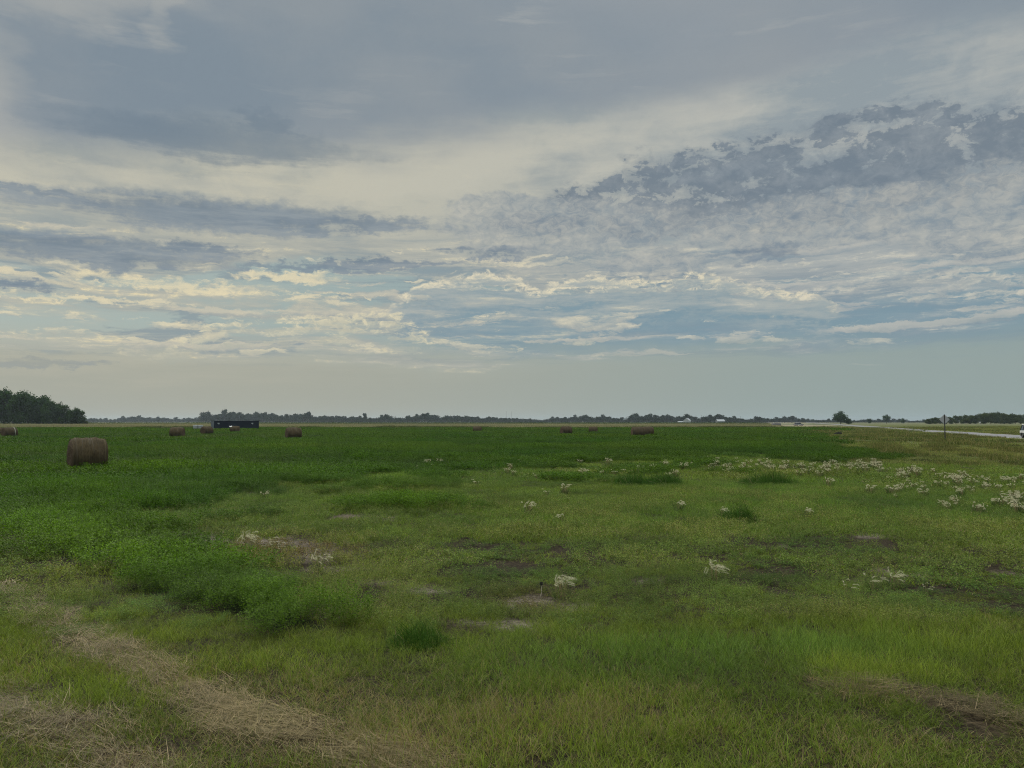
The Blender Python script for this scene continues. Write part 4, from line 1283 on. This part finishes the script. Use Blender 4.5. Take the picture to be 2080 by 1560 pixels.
def house(name, label, cat, u, Y, w, d, hw, hr, rz, wall, roof, door_w=1.0):
    e_ = empty(name, (at_y(u, Y), Y, 0), rz); tag(e_, label, cat)
    mb = MB(); mb.prism([(-d / 2, 0), (d / 2, 0), (d / 2, hw), (0, hw + hr), (-d / 2, hw)], -w / 2, w / 2, 0, 'x'); wl = mb.build('wall', wall, e_)
    mb = MB(); ov = .35; sl_ = hr / (d / 2)
    for s_ in (-1, 1):
        mb.prism([(0, hw + hr + .05), (s_ * (d / 2 + ov), hw - ov * sl_ + .05), (s_ * (d / 2 + ov), hw - ov * sl_ + .2), (0, hw + hr + .2)], -w / 2 - ov, w / 2 + ov, 0, 'x')
    mb.build('roof', roof, e_)
    mb = MB(); mb.box((0, -d / 2 - .03, min(2.1, hw * .8) / 2), (door_w, .06, min(2.1, hw * .8))); mb.build('door', mWallG, e_)
    for k in (-.3, .3):
        mb = MB(); mb.box((k * w, -d / 2 - .03, hw * .6), (.9, .06, .9)); f_ = mb.build('window', mWhite, e_)
        mb = MB(); mb.box((k * w, -d / 2 - .075, hw * .6), (.74, .03, .74)); mb.build('pane', mGlass, f_)


mFarmW = simple('weathered white boards', (0.36, 0.37, 0.36), 0.8, 0.2)
house('barn', 'far white barn with a steep gable among the dark trees right of the bale pair', 'barn', 1396, 1120, 9.5, 8.0, 3.6, 3.2, R(58), mFarmW, mRoofP, 2.6)
house('shed', 'low white shed at the left foot of the steep white barn', 'shed', 1382, 1090, 7.2, 4.0, 1.7, .7, R(4), mFarmW, mRoofP, 1.6)
house('farmhouse', 'far grey house with a pale metal roof half buried in trees', 'house', 1463, 1110, 11.0, 8.0, 2.6, 2.4, R(10), mWallG, mRoofP)
# two thin lattice masts on the horizon
mMast = simple('galvanised mast steel', (0.30, 0.31, 0.32), 0.6, 0.4, 0.3)
for i, (u, top, lab) in enumerate(((1029, 835, 'left of two faint lattice masts above the far tree line'), (1039, 836, 'right of two faint lattice masts above the far tree line'))):
    Y = 1750.0; hh = (856 - top) / F * Y + H; e_ = empty('lattice_mast', (at_y(u, Y), Y, 0), R(20)); tag(e_, lab, 'mast', 'thin masts on the horizon')
    for k in range(3):
        a = 2 * math.pi * k / 3; mb = MB(); mb.tube((.45 * math.cos(a), .45 * math.sin(a), 0), (.3 * math.cos(a), .3 * math.sin(a), hh), .09, .07, 5); mb.build('leg', mMast, e_)
    mb = MB(); nb = int(hh / 1.2)
    for q in range(nb):
        for k in range(3):
            a, b_ = 2 * math.pi * k / 3, 2 * math.pi * (k + 1) / 3; z0, z1 = q * hh / nb, (q + 1) * hh / nb
            mb.tube((.4 * math.cos(a), .4 * math.sin(a), z0), (.4 * math.cos(b_), .4 * math.sin(b_), z1), .04, .04, 4)
    mb.build('brace', mMast, e_)

# ------------------------------------------------------------------ trees
def foliage(name, dark, light):
    m_ = mat_new(name)
    sp_ = E.T.nodes.new('ShaderNodeSeparateColor'); E.T.links.new(attr('var').outputs['Color'], sp_.inputs[0])
    r, g, b = (E(o) for o in sp_.outputs[:3])
    oi = E(E.T.nodes.new('ShaderNodeObjectInfo').outputs['Random'])
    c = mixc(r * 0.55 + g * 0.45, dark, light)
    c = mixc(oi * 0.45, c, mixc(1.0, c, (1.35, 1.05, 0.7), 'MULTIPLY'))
    p = principled(c, 0.8, 0.06)
    tr = E.T.nodes.new('ShaderNodeBsdfTranslucent'); E.link(c, tr.inputs['Color'])
    mx = E.T.nodes.new('ShaderNodeMixShader'); mx.inputs[0].default_value = 0.25
    E.T.links.new(p.outputs[0], mx.inputs[1]); E.T.links.new(tr.outputs[0], mx.inputs[2]); out(mx.outputs[0])
    return m_


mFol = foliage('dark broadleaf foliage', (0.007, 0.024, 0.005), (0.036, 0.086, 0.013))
mFolL = foliage('sunlit broadleaf foliage', (0.014, 0.031, 0.007), (0.070, 0.104, 0.022))  # lit copy of the dark foliage, sunlight put into the leaf colour
mFolF = foliage('far dark foliage', (0.005, 0.013, 0.004), (0.022, 0.042, 0.010))
mBark = simple('grey brown bark', (0.075, 0.06, 0.045), 0.9, 0.1, 0, 0.3, 4)


def tree_mesh(seed, h, w, clear, nleaf, leaf, nlob, mat, lean=0.0, flat=0.5):
    """trunk with limbs, and a crown of leaf sprays gathered on the limb ends; clear = bare trunk share"""
    g = np.random.default_rng(seed); mb = MB()
    r0 = 0.028 * h
    tops = []
    p = Vector((0, 0, 0)); K = 5
    for k in range(K):
        q = Vector((lean * h * ((k + 1) / K) ** 1.5 + g.normal(0, .012 * h), g.normal(0, .012 * h), h * .62 * (k + 1) / K))
        mb.tube(p, q, r0 * (1 - k / K * .75), r0 * (1 - (k + 1) / K * .75), 7, 0, False); p = q
    cz = h * (clear + 1) / 2; rz = h * (1 - clear) / 2
    for k in range(nlob):
        a = 2 * math.pi * (k + g.random() * .7) / nlob * 2.4; e_ = g.uniform(-.9, 1.0); rr = math.sqrt(max(.08, 1 - abs(e_) ** 2.2)) * g.uniform(.35, .85)
        c = Vector((lean * h * (1 + e_) * .55 + math.cos(a) * rr * w * .36, math.sin(a) * rr * w * .36, cz + e_ * rz * .72))
        lr = w * g.uniform(.15, .27) * (1 if e_ < .4 else .85)
        tops.append((c, lr))
        s_ = Vector((lean * h * .25, 0, max(h * clear * .7, c.z * g.uniform(.35, .6)))); mid = (s_ + c) / 2 + Vector((0, 0, -.03 * h))
        mb.tube(s_, mid, r0 * .42, r0 * .28, 5, 0, False); mb.tube(mid, c, r0 * .28, r0 * .08, 5, 0, False)
    trunk = mb.mesh('trunk', mBark)
    wts = np.array([t[1] ** 2 for t in tops]); wts /= wts.sum()
    li = g.choice(len(tops), nleaf, p=wts)
    C_ = np.array([t[0][:] for t in tops])[li]; LR = np.array([t[1] for t in tops])[li]
    d = g.normal(0, 1, (nleaf, 3)); d /= np.linalg.norm(d, axis=1)[:, None]
    rad = LR * g.uniform(.25, 1.0, nleaf) ** .5 * (1 + .25 * g.normal(0, 1, nleaf).clip(-1, 1.6))
    P_ = C_ + d * rad[:, None] * np.array([1, 1, 1 - .25 * flat]); P_[:, 2] = np.maximum(P_[:, 2], .03 * h); P_[:, 2] *= np.where(P_[:, 2] > clear * h, 1, 1); top_ = np.percentile(P_[:, 2], 98.5); P_[:, 2] = np.where(P_[:, 2] > .3 * h, .3 * h + (P_[:, 2] - .3 * h) * (h * .97 - .3 * h) / (top_ - .3 * h), P_[:, 2])
    nn = d + g.normal(0, .8, (nleaf, 3)); nn /= np.linalg.norm(nn, axis=1)[:, None]
    t1 = np.cross(nn, g.normal(0, 1, (nleaf, 3))); t1 /= np.linalg.norm(t1, axis=1)[:, None]; t2 = np.cross(nn, t1)
    L_ = leaf * g.uniform(.5, 1.3, nleaf)[:, None]; W_ = L_ * g.uniform(.45, .8, nleaf)[:, None]
    V = np.stack([P_ - t1 * L_ * .5, P_ + t2 * W_ * .5, P_ + t1 * L_ * .5 + nn * L_ * .12, P_ - t2 * W_ * .5], 1).reshape(-1, 3)
    lobv = g.random(len(tops))[li]
    var = np.repeat(np.stack([g.random(nleaf), lobv, g.random(nleaf), np.ones(nleaf)], -1), 4, 0)
    return trunk, np_mesh('crown', V, np.arange(nleaf * 4).reshape(-1, 4), mat, {'var': var})


def plant(mesh, x, y, sxy, sz, rz, label, group=None, name='tree', z=0.0):
    t = empty(name, (x, y, z), rz); t.scale = (sxy, sxy, sz); t.empty_display_size = 1
    tag(t, label, 'tree', group)
    link('trunk', mesh[0], t); link('crown', mesh[1], t)
    return t


g = random.Random(21)
# the grove at the left edge (its trees about 420 m away)
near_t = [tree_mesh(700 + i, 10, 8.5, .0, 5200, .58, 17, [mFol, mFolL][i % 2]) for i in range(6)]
top_l = [(-150, 786), (0, 792), (40, 795), (60, 802), (82, 806), (105, 815), (122, 822), (140, 828), (155, 826), (168, 836), (176, 852)]
grove = [(-150, 455), (-110, 430), (-70, 450), (-36, 425), (-12, 452), (8, 432), (26, 458), (40, 424), (57, 446), (74, 430), (86, 452), (100, 425), (113, 446), (128, 428), (140, 440), (152, 422), (163, 430)]
g_lab = {163: 'small dark ragged tree ending the left grove, open sky showing through its crown', 152: 'second tree from the right end of the left grove, dark and spiky topped',
         8: 'tall dark tree at the left edge rising with a feathery top above its grove', 57: 'yellow green tree with a loose top in the left grove'}
for i, (u, Y) in enumerate(grove):
    tp = np.interp(u, [a for a, b in top_l], [b for a, b in top_l]) + g.uniform(-1, 5)
    hh = (856 - tp) / F * Y + H
    m_ = near_t[(i * 2 + (u > 120)) % 6] if u < 120 else near_t[(i * 2) % 6]
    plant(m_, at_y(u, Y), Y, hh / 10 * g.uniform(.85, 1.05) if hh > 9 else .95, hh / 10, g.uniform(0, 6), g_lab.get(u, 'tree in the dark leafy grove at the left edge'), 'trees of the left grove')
plant(near_t[1], at_y(174, 424), 424, .5, .24, 1.0, 'low round bush at the right foot of the left grove', None, 'bush')

# the far belts along the horizon
far_t = [tree_mesh(720 + i, 10, [9, 11, 8, 12, 7, 10][i], [.05, .12, .02, .05, .1, .04][i], 900, 1.15, 8, mFolF) for i in range(6)]
low_t = [tree_mesh(730 + i, 10, 22, .0, 900, 2.2, 9, mFol) for i in range(3)]
prof = [(160, 852), (185, 850), (215, 851), (225, 853), (250, 849), (275, 847), (300, 848), (345, 850), (400, 850.5), (412, 843), (425, 839), (436, 845), (448, 838), (470, 838), (480, 840), (486, 839), (495, 841),
        (510, 842), (525, 841), (535, 841), (548, 838), (560, 844), (578, 844), (590, 841), (605, 843), (622, 841), (640, 847), (668, 846), (700, 848), (735, 849), (760, 850), (785, 844), (796, 844), (800, 850),
        (825, 848), (845, 845), (866, 841.5), (885, 846), (895, 849), (915, 846), (950, 845), (957, 849), (995, 848.5), (1030, 849.5), (1060, 850), (1095, 852), (1102, 854), (1110, 851), (1130, 848),
        (1150, 850), (1170, 847), (1192, 844), (1205, 848), (1225, 846), (1245, 850), (1258, 849), (1274, 852), (1280, 846), (1295, 843), (1305, 846), (1320, 845), (1340, 847), (1352, 844), (1368, 847),
        (1385, 847), (1398, 845), (1410, 847), (1420, 852), (1428, 849), (1440, 844), (1462, 845), (1475, 848), (1495, 849), (1505, 852), (1530, 851), (1538, 847), (1548, 849), (1556, 852), (1574, 849), (1590, 850), (1600, 847),
        (1612, 847), (1618, 852), (1640, 851), (1660, 853), (1690, 852), (1720, 854), (1745, 854), (1755, 851.5), (1770, 851.5), (1775, 854), (1785, 852), (1820, 852), (1834, 851), (1845, 855), (1870, 854), (1895, 853)]
pu, pv = [a for a, b in prof], [b for a, b in prof]
SEG = [(160, 408, 'low hazy tree of the far belt between the left grove and the blue container', 'belt left of the container'),
       (408, 640, 'tall rounded tree in the dark belt rising behind the blue container and reddish bale', 'belt behind the container'),
       (640, 800, 'low tree in the belt between the reddish bale and the domed clump', 'belt left of the domed clump'),
       (800, 900, 'tree of the domed clump in the far belt above the empty middle of the field', 'domed clump'),
       (900, 1100, 'tree in the even low far belt under the two thin masts', 'belt under the masts'),
       (1100, 1276, 'far tree in the broken belt behind the two small bales', 'belt behind the small bales'),
       (1276, 1420, 'dark tree in the belt round the white barn', 'belt round the white barn'),
       (1420, 1560, 'dark tree in the belt round the pale roofed house', 'belt round the pale roofed house'),
       (1560, 1900, 'low far tree on the horizon along the upper side of the road', 'far trees above the road')]
u = 158.0; k = 0
while u < 1898:
    tp = float(np.interp(u, pu, pv)); Y = g.uniform(1320, 1480) if u < 1270 or u > 1560 else g.uniform(1180, 1320)
    if u < 410: Y += 400
    lab, grp = next((c_, d_) for a, b, c_, d_ in SEG if a <= u < b or b == 1900)
    hh = ((856 - tp + g.uniform(-.5, .7)) / F * Y + H) * g.choice((.85, 1.05, 1.1, 1.2, 1.3))
    wd = min(hh * 1.25, 17) * g.uniform(.8, 1.15)
    m_ = far_t[k % 6]; bw = [9, 11, 8, 12, 7, 10][k % 6]
    plant(m_, at_y(u, Y), Y, max(wd, 7.5) / bw, hh / 10, g.uniform(0, 6), lab, grp)
    u += g.uniform(6.0, 9.5) * (1.0 if hh > 8 else 1.25); k += 1
# dense understorey closing the belts near the ground, a mass without single plants
ux = np.arange(160, 1900, 5.0); uY = np.where((ux > 1270) & (ux < 1560), 1350.0, 1500.0) + np.where(ux < 410, 400, 0) + rng.uniform(-30, 30, len(ux))
utop = np.interp(ux, pu, pv)
pt = [leaves(700, 14.0, 6.0, 1.6, 560 + i, stems=26, spread=1.0, low=.02) for i in range(4)]
uh = np.clip(((856 - utop) / F * uY + H) * .8 / 6.0, .4, 2.4)
scatter('treeline_undergrowth', np.array([at_y(a, b) for a, b in zip(ux, uY)]), uY, np.zeros(len(ux)), pt, m_leaf, np.tile(GR(0.007, 0.014, 0.006), (len(ux), 1)), np.full(len(ux), 0.02), np.full(len(ux), 1.0), uh)
# single trees
one = [('tall narrow tree standing clear above the low belt right of the reddish bale', 741, 838.5, 1380, 9, 1),
       ('round topped lone tree with a bush at its foot, tallest beside the road', 1705, 836.5, 600, 11, 0)]
plant(far_t[4], at_y(741, 1380), 1380, 1.3, ((856 - 839.5) / F * 1380 + H) / 10, 1.0, one[0][0])
lone = tree_mesh(751, 10, 9.6, .10, 4600, .62, 18, mFol)
plant(lone, at_y(1707, 600), 600, 1.22, ((856 - 836.5) / F * 600 + H) / 10, 2.0, one[1][0])
plant(near_t[2], at_y(1724, 596), 596, .72, .42, 1.4, 'low round bush at the right foot of the tall lone roadside tree', None, 'bush')
lean_t = tree_mesh(755, 10, 8.5, .2, 2200, .7, 10, mFol, lean=-0.0)
plant(lean_t, at_y(1801, 800), 800, .98, ((856 - 842.5) / F * 800 + H) / 10, .8, 'dark tree with a slanted crown between the lone roadside tree and the right grove')
plant(near_t[4], at_y(1834, 850), 850, .62, .55, .3, 'small paired crown just right of the slanted tree')
plant(near_t[0], at_y(1766, 850), 850, .75, .52, .9, 'small bushy tree left of the slanted tree')
# grove at the right edge
top_r = [(1882, 852), (1890, 849), (1905, 848), (1925, 846), (1945, 845), (1960, 843), (1975, 842), (1995, 840), (2015, 839), (2028, 837), (2045, 840), (2080, 841), (2200, 838)]
for i, u in enumerate((1886, 1893, 1901, 1911, 1922, 1931, 1941, 1952, 1962, 1971, 1981, 1992, 2001, 2011, 2021, 2031, 2041, 2052, 2062, 2073, 2084, 2097, 2112, 2130, 2150, 2172)):
    Y = 560 + (i % 4) * 22 + g.uniform(-8, 8)
    hh = (856 - np.interp(u, [a for a, b in top_r], [b for a, b in top_r]) - g.uniform(-.5, 2.0)) / F * Y + H
    lab = {1886: 'leftmost low tree of the right grove', 2031: 'highest tree of the right grove, near the right edge'}.get(u, 'leafy tree in the dense right grove beyond the road')
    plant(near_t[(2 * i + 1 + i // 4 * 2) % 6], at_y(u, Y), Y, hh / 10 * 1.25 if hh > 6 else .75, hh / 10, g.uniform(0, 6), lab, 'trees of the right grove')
# bare poplars by the farm
mb = MB(); gg = random.Random(4)
mb.tube((0, 0, 0), (.1, 0, 12), .22, .04, 6)
for q in range(46):
    z0 = gg.uniform(2.5, 11); a = gg.uniform(0, 6.28); l_ = gg.uniform(.8, 2.6) * (1.2 - z0 / 14); mb.tube((0, 0, z0), (math.cos(a) * l_ * .4, math.sin(a) * l_ * .4, z0 + l_), .06, .015, 4)
bare = mb.mesh('trunk', mBark)
for i, (u, Y, hh) in enumerate(((1414, 1240, 12), (1425, 1260, 13), (1436, 1230, 13.5), (1504, 1250, 11))):
    t = empty('bare_tree', (at_y(u, Y), Y, 0), i * 1.3); t.scale = (1, 1, hh / 12)
    tag(t, 'thin leafless tree right of the white barn' if i < 3 else 'thin leafless tree right of the pale roofed house', 'tree', 'leafless trees by the far farm')
    link('trunk', bare, t)

# ------------------------------------------------------------------ white bearded grass tufts and dark clumps
mPlume = mat_new('pale bearded seed heads')
n = noise(objco(), 9, 4, .6)
c = mixc(n, (0.46, 0.44, 0.27), (0.76, 0.73, 0.52))
p = principled(c, 0.6, 0.2); tr = E.T.nodes.new('ShaderNodeBsdfTranslucent'); E.link(c, tr.inputs['Color'])
mx = E.T.nodes.new('ShaderNodeMixShader'); mx.inputs[0].default_value = .45
E.T.links.new(p.outputs[0], mx.inputs[1]); E.T.links.new(tr.outputs[0], mx.inputs[2]); out(mx.outputs[0])


def own_blade(name, tint, dry):
    m_ = mat_new(name)
    sp_ = E.T.nodes.new('ShaderNodeSeparateColor'); E.T.links.new(attr('var').outputs['Color'], sp_.inputs[0])
    r, g_ = E(sp_.outputs[0]), E(sp_.outputs[1])
    c = mixc(r, tuple(x * .6 for x in tint), tuple(x * 1.4 for x in tint)); c = mixc(E.m('LESS_THAN', g_, dry), c, STRAW)
    p = principled(c, .7, .06); tr = E.T.nodes.new('ShaderNodeBsdfTranslucent'); E.link(c, tr.inputs['Color'])
    mx = E.T.nodes.new('ShaderNodeMixShader'); mx.inputs[0].default_value = .35
    E.T.links.new(p.outputs[0], mx.inputs[1]); E.T.links.new(tr.outputs[0], mx.inputs[2]); out(mx.outputs[0]); return m_


mTuftG = own_blade('grey green tuft blades', (0.06, 0.095, 0.030), .15)
mLush = own_blade('dark lush blades', (0.036, 0.088, 0.010), .02)


def tuft_meshes(seed, heads, spread, hh, wide):
    g = random.Random(seed); V, Q, A = blades(70, spread * .8, hh * .85, .3, .006 * wide, .35, 3, seed, curl=.5)
    leaf_me = np_mesh('blades', V, Q, mTuftG, {'var': A}); mb = MB()
    for k in range(heads):
        a = g.uniform(0, 6.28); d = Vector((math.cos(a), math.sin(a), 0)); b0 = d * spread * g.uniform(.0, .25)
        wind = Vector((1, .15, 0)); ln = g.uniform(.15, .5); h_ = hh * g.uniform(.7, 1.15)
        p1 = b0 + d * ln * h_ * .6 + Vector((0, 0, h_)); s_ = Vector((-d.y, d.x, 0)) * .002 * wide
        mb.add([b0 - s_, b0 + s_, p1 + s_, p1 - s_], [(0, 1, 2, 3)], 1)
        dr = (d * .8 + wind * .7 + Vector((0, 0, g.uniform(-.1, .6)))).normalized(); L_ = g.uniform(.07, .12); pp = p1
        for q in range(4):                                   # nodding spike with long bristles
            for r_ in range(7):
                sd = Vector((g.uniform(-1, 1), g.uniform(-1, 1), g.uniform(-1, 1))).normalized()
                e_ = (dr + sd * .55).normalized() * g.uniform(.028, .052); w_ = dr.cross(sd).normalized() * .0016 * wide
                mb.add([pp - w_, pp + w_, pp + e_ + w_ * .4, pp + e_ - w_ * .4], [(0, 1, 2, 3)])
            pp = pp + dr * L_ / 4; dr = (dr + Vector((.12, 0, -.22))).normalized()
    return leaf_me, mb.mesh('plume', [mPlume, mTuftG])


def tuft(ms, x, y, s, rz, label, group):
    t = empty('foxtail_tuft', (x, y, float(relief(x, y))), rz); t.scale = (s, s, s); t.empty_display_size = .1
    tag(t, label, 'grass tuft', group); link('blades', ms[0], t); link('plume', ms[1], t)
    return t


T_big = [tuft_meshes(800, 22, .26, .23, .7), tuft_meshes(801, 24, .40, .22, .7)]
T_mid = [tuft_meshes(810 + i, [8, 12, 5][i], .30, .22, .9) for i in range(3)]
T_far = [tuft_meshes(820 + i, [13, 18, 9, 6][i], [.36, .45, .3, .22][i], .28, 2.1) for i in range(4)]
GRP = 'pale bearded grass tufts'
single = [(1140, 1212, 0, 1.15, 'dense cream grass tuft beside the bare brown patch in the middle foreground'),
          (1452, 1182, 1, 1.1, 'broad cream grass tuft right of the bare brown patch, over a dark green base'),
          (1815, 1192, 3, .95, 'pale tuft over a dark base at the grey bare patch on the right'),
          (1775, 1198, 2, .9, 'scattered pale heads just left of the tuft at the right grey patch'),
          (1722, 1208, 4, .85, 'three pale curled heads leftmost at the right grey patch'),
          (503, 1118, 1, 1.15, 'largest cream tuft beside the long brown bare streak on the left'),
          (546, 1124, 4, 1.0, 'middle cream tuft of the row along the brown bare streak'),
          (563, 1128, 4, .8, 'small cream tuft right of the middle one along the brown bare streak'),
          (645, 1158, 3, 1.1, 'cream tuft at the right lower end of the brown bare streak'),
          (1880, 1205, 4, .6, 'two lone pale heads below the right grey bare patch'),
          (627, 980, 5, .9, 'pale tuft alone in the crop edge, up from the brown bare streak'),
          (535, 1018, 7, .9, 'small pale tuft alone at the crop edge, left of a paler one'),
          (1466, 1052, 7, 1.0, 'pale heads at the left side of the round dark green clump'),
          (1378, 1040, 7, 1.0, 'pale tuft left of the round dark green clump'),
          (1637, 1054, 7, .9, 'pale tuft right of the round dark green clump'),
          (1685, 988, 6, 1.0, 'domed pale tuft over dark leaves, left one of two below the white band'),
          (1768, 1005, 5, 1.0, 'domed pale tuft, right one of two below the white band')]
allT = T_big + T_mid + T_far
for (u, v, k, s, lab) in single:
    x, y = ground(u, v); tuft(allT[k], x, y, s * .92, g.uniform(-.4, .4), lab, GRP)
few = [(870, 944), (893, 941), (843, 952), (882, 953), (1037, 952), (1031, 960), (1042, 964), (1090, 971), (1183, 966), (1187, 962), (1225, 964), (1248, 964), (1268, 961), (1325, 954), (1290, 930), (1345, 946), (1352, 950),
       (1372, 967), (1355, 970), (1110, 1006), (1148, 1002), (1076, 1042), (1142, 1058), (968, 988), (1302, 957), (1236, 943), (1178, 942), (1060, 943), (1400, 948), (1390, 952)]
for i, (u, v) in enumerate(few):
    x, y = ground(u, v + 2); tuft(T_far[i % 4], x, y, g.uniform(.7, 1.05), g.uniform(0, 6), 'small pale tuft scattered along the near edge of the green crop', 'pale tufts along the crop edge')
band = []
for q in range(105):
    u = g.uniform(1425, 1790); band.append((u, 941 + g.gauss(0, 5) + (u - 1430) * .02 + abs(g.gauss(0, 7)) * (u < 1680)))
for q in range(48):
    t_ = g.random(); u = 1760 + t_ * 330; band.append((u, 938 + t_ * 45 + abs(g.gauss(0, 10)) + g.gauss(0, 3)))
for q in range(42):
    u = g.uniform(1800, 2100); band.append((u, g.uniform(965, 1045) if u > 1900 else g.uniform(960, 1020)))
for q in range(22):
    cx_, cy_ = g.choice(((2040, 1032), (2015, 1000), (1950, 1005), (2060, 1015), (1935, 985), (1965, 970))); band.append((cx_ + g.gauss(0, 14), cy_ + g.gauss(0, 5)))
for i, (u, v) in enumerate(band):
    x, y = ground(u, v + 3); tuft(T_far[i % 4], x, y, g.uniform(.45, .95), g.uniform(0, 6), 'pale bearded tuft in the dense white band across the grass towards the road', 'pale tufts of the white band')
# dark lush clumps
for i, (u, v, w_, hh, lab) in enumerate(((1500, 1060, .85, .46, 'round dark green clump in the pale right hand grass'), (850, 1310, .60, .27, 'dark green grass clump in the lighter foreground grass below the bare patches'),
                                        (1285, 985, 1.5, .5, 'wide dark clump left of the white band, long and low'), (1350, 983, 1.3, .5, 'wide dark clump touching a longer one left of the white band'),
                                        (1560, 985, 1.9, .55, 'wide dark clump below the left part of the white band'), (825, 1026, .6, .4, 'small dark clump between the crop edge and the bare patches'),
                                        (1045, 948, 1.6, .45, 'low dark clump at the far crop edge left of centre right tufts'))):
    x, y = ground(u, v); V, Q, A = blades(int(900 * max(1, w_)), w_, hh, .3, .006 + .004 * (y > 16), .4, 3, 900 + i, curl=.7)
    rr = np.hypot(V[:, 0], V[:, 1]) / (w_ * .55); V[:, 2] *= np.clip(1.15 - rr ** 2 * .7, .25, 1.2)
    o = link('grass_clump', np_mesh('grass_clump', V, Q, mLush, {'var': A})); o.location = (x, y, float(relief(x, y)) - .01); o.scale = (1, .75, 1)
    tag(o, lab, 'grass clump', 'dark lush clumps')
# dried seed stalk by the bare patch
x, y = ground(1098, 1208)
sk = empty('seed_stalk', (x, y, float(relief(x, y)))); tag(sk, 'thin pale stalk with a black seed head by the bare brown patch', 'seed stalk')
mb = MB(); mb.tube((0, 0, 0), (.015, 0, .07), .006, .005, 7); mb.tube((.015, 0, .07), (.01, 0, .15), .005, .004, 7); mb.build('stem', simple('bleached stem', (.45, .40, .30)), sk)
mb = MB(); gg = random.Random(2)
for q in range(160):
    d_ = Vector((gg.gauss(0, 1), gg.gauss(0, 1), gg.gauss(0, 1))).normalized(); s_ = d_.orthogonal().normalized() * .004; c_ = Vector((.01, 0, .165))
    mb.add([c_ + d_ * .008 - s_, c_ + d_ * .008 + s_, c_ + d_ * gg.uniform(.024, .034)], [(0, 1, 2)])
mb.build('seed_head', mDark, sk)

# ------------------------------------------------------------------ haze: one even box of air
mHz = mat_new('evening haze')
pv_ = E.T.nodes.new('ShaderNodeVolumePrincipled')
pv_.inputs['Color'].default_value = (0.66, 0.78, 0.86, 1); pv_.inputs['Density'].default_value = 0.00010; pv_.inputs['Anisotropy'].default_value = 0.3
pv_.inputs['Density Attribute'].default_value = ''
out(None, pv_.outputs[0]); mHz.cycles.homogeneous_volume = True
mb = MB(); mb.box((0, 2750, 16.5), (12900, 7300, 40)); hz = mb.build('haze', mHz); tag(hz, kind='stuff')
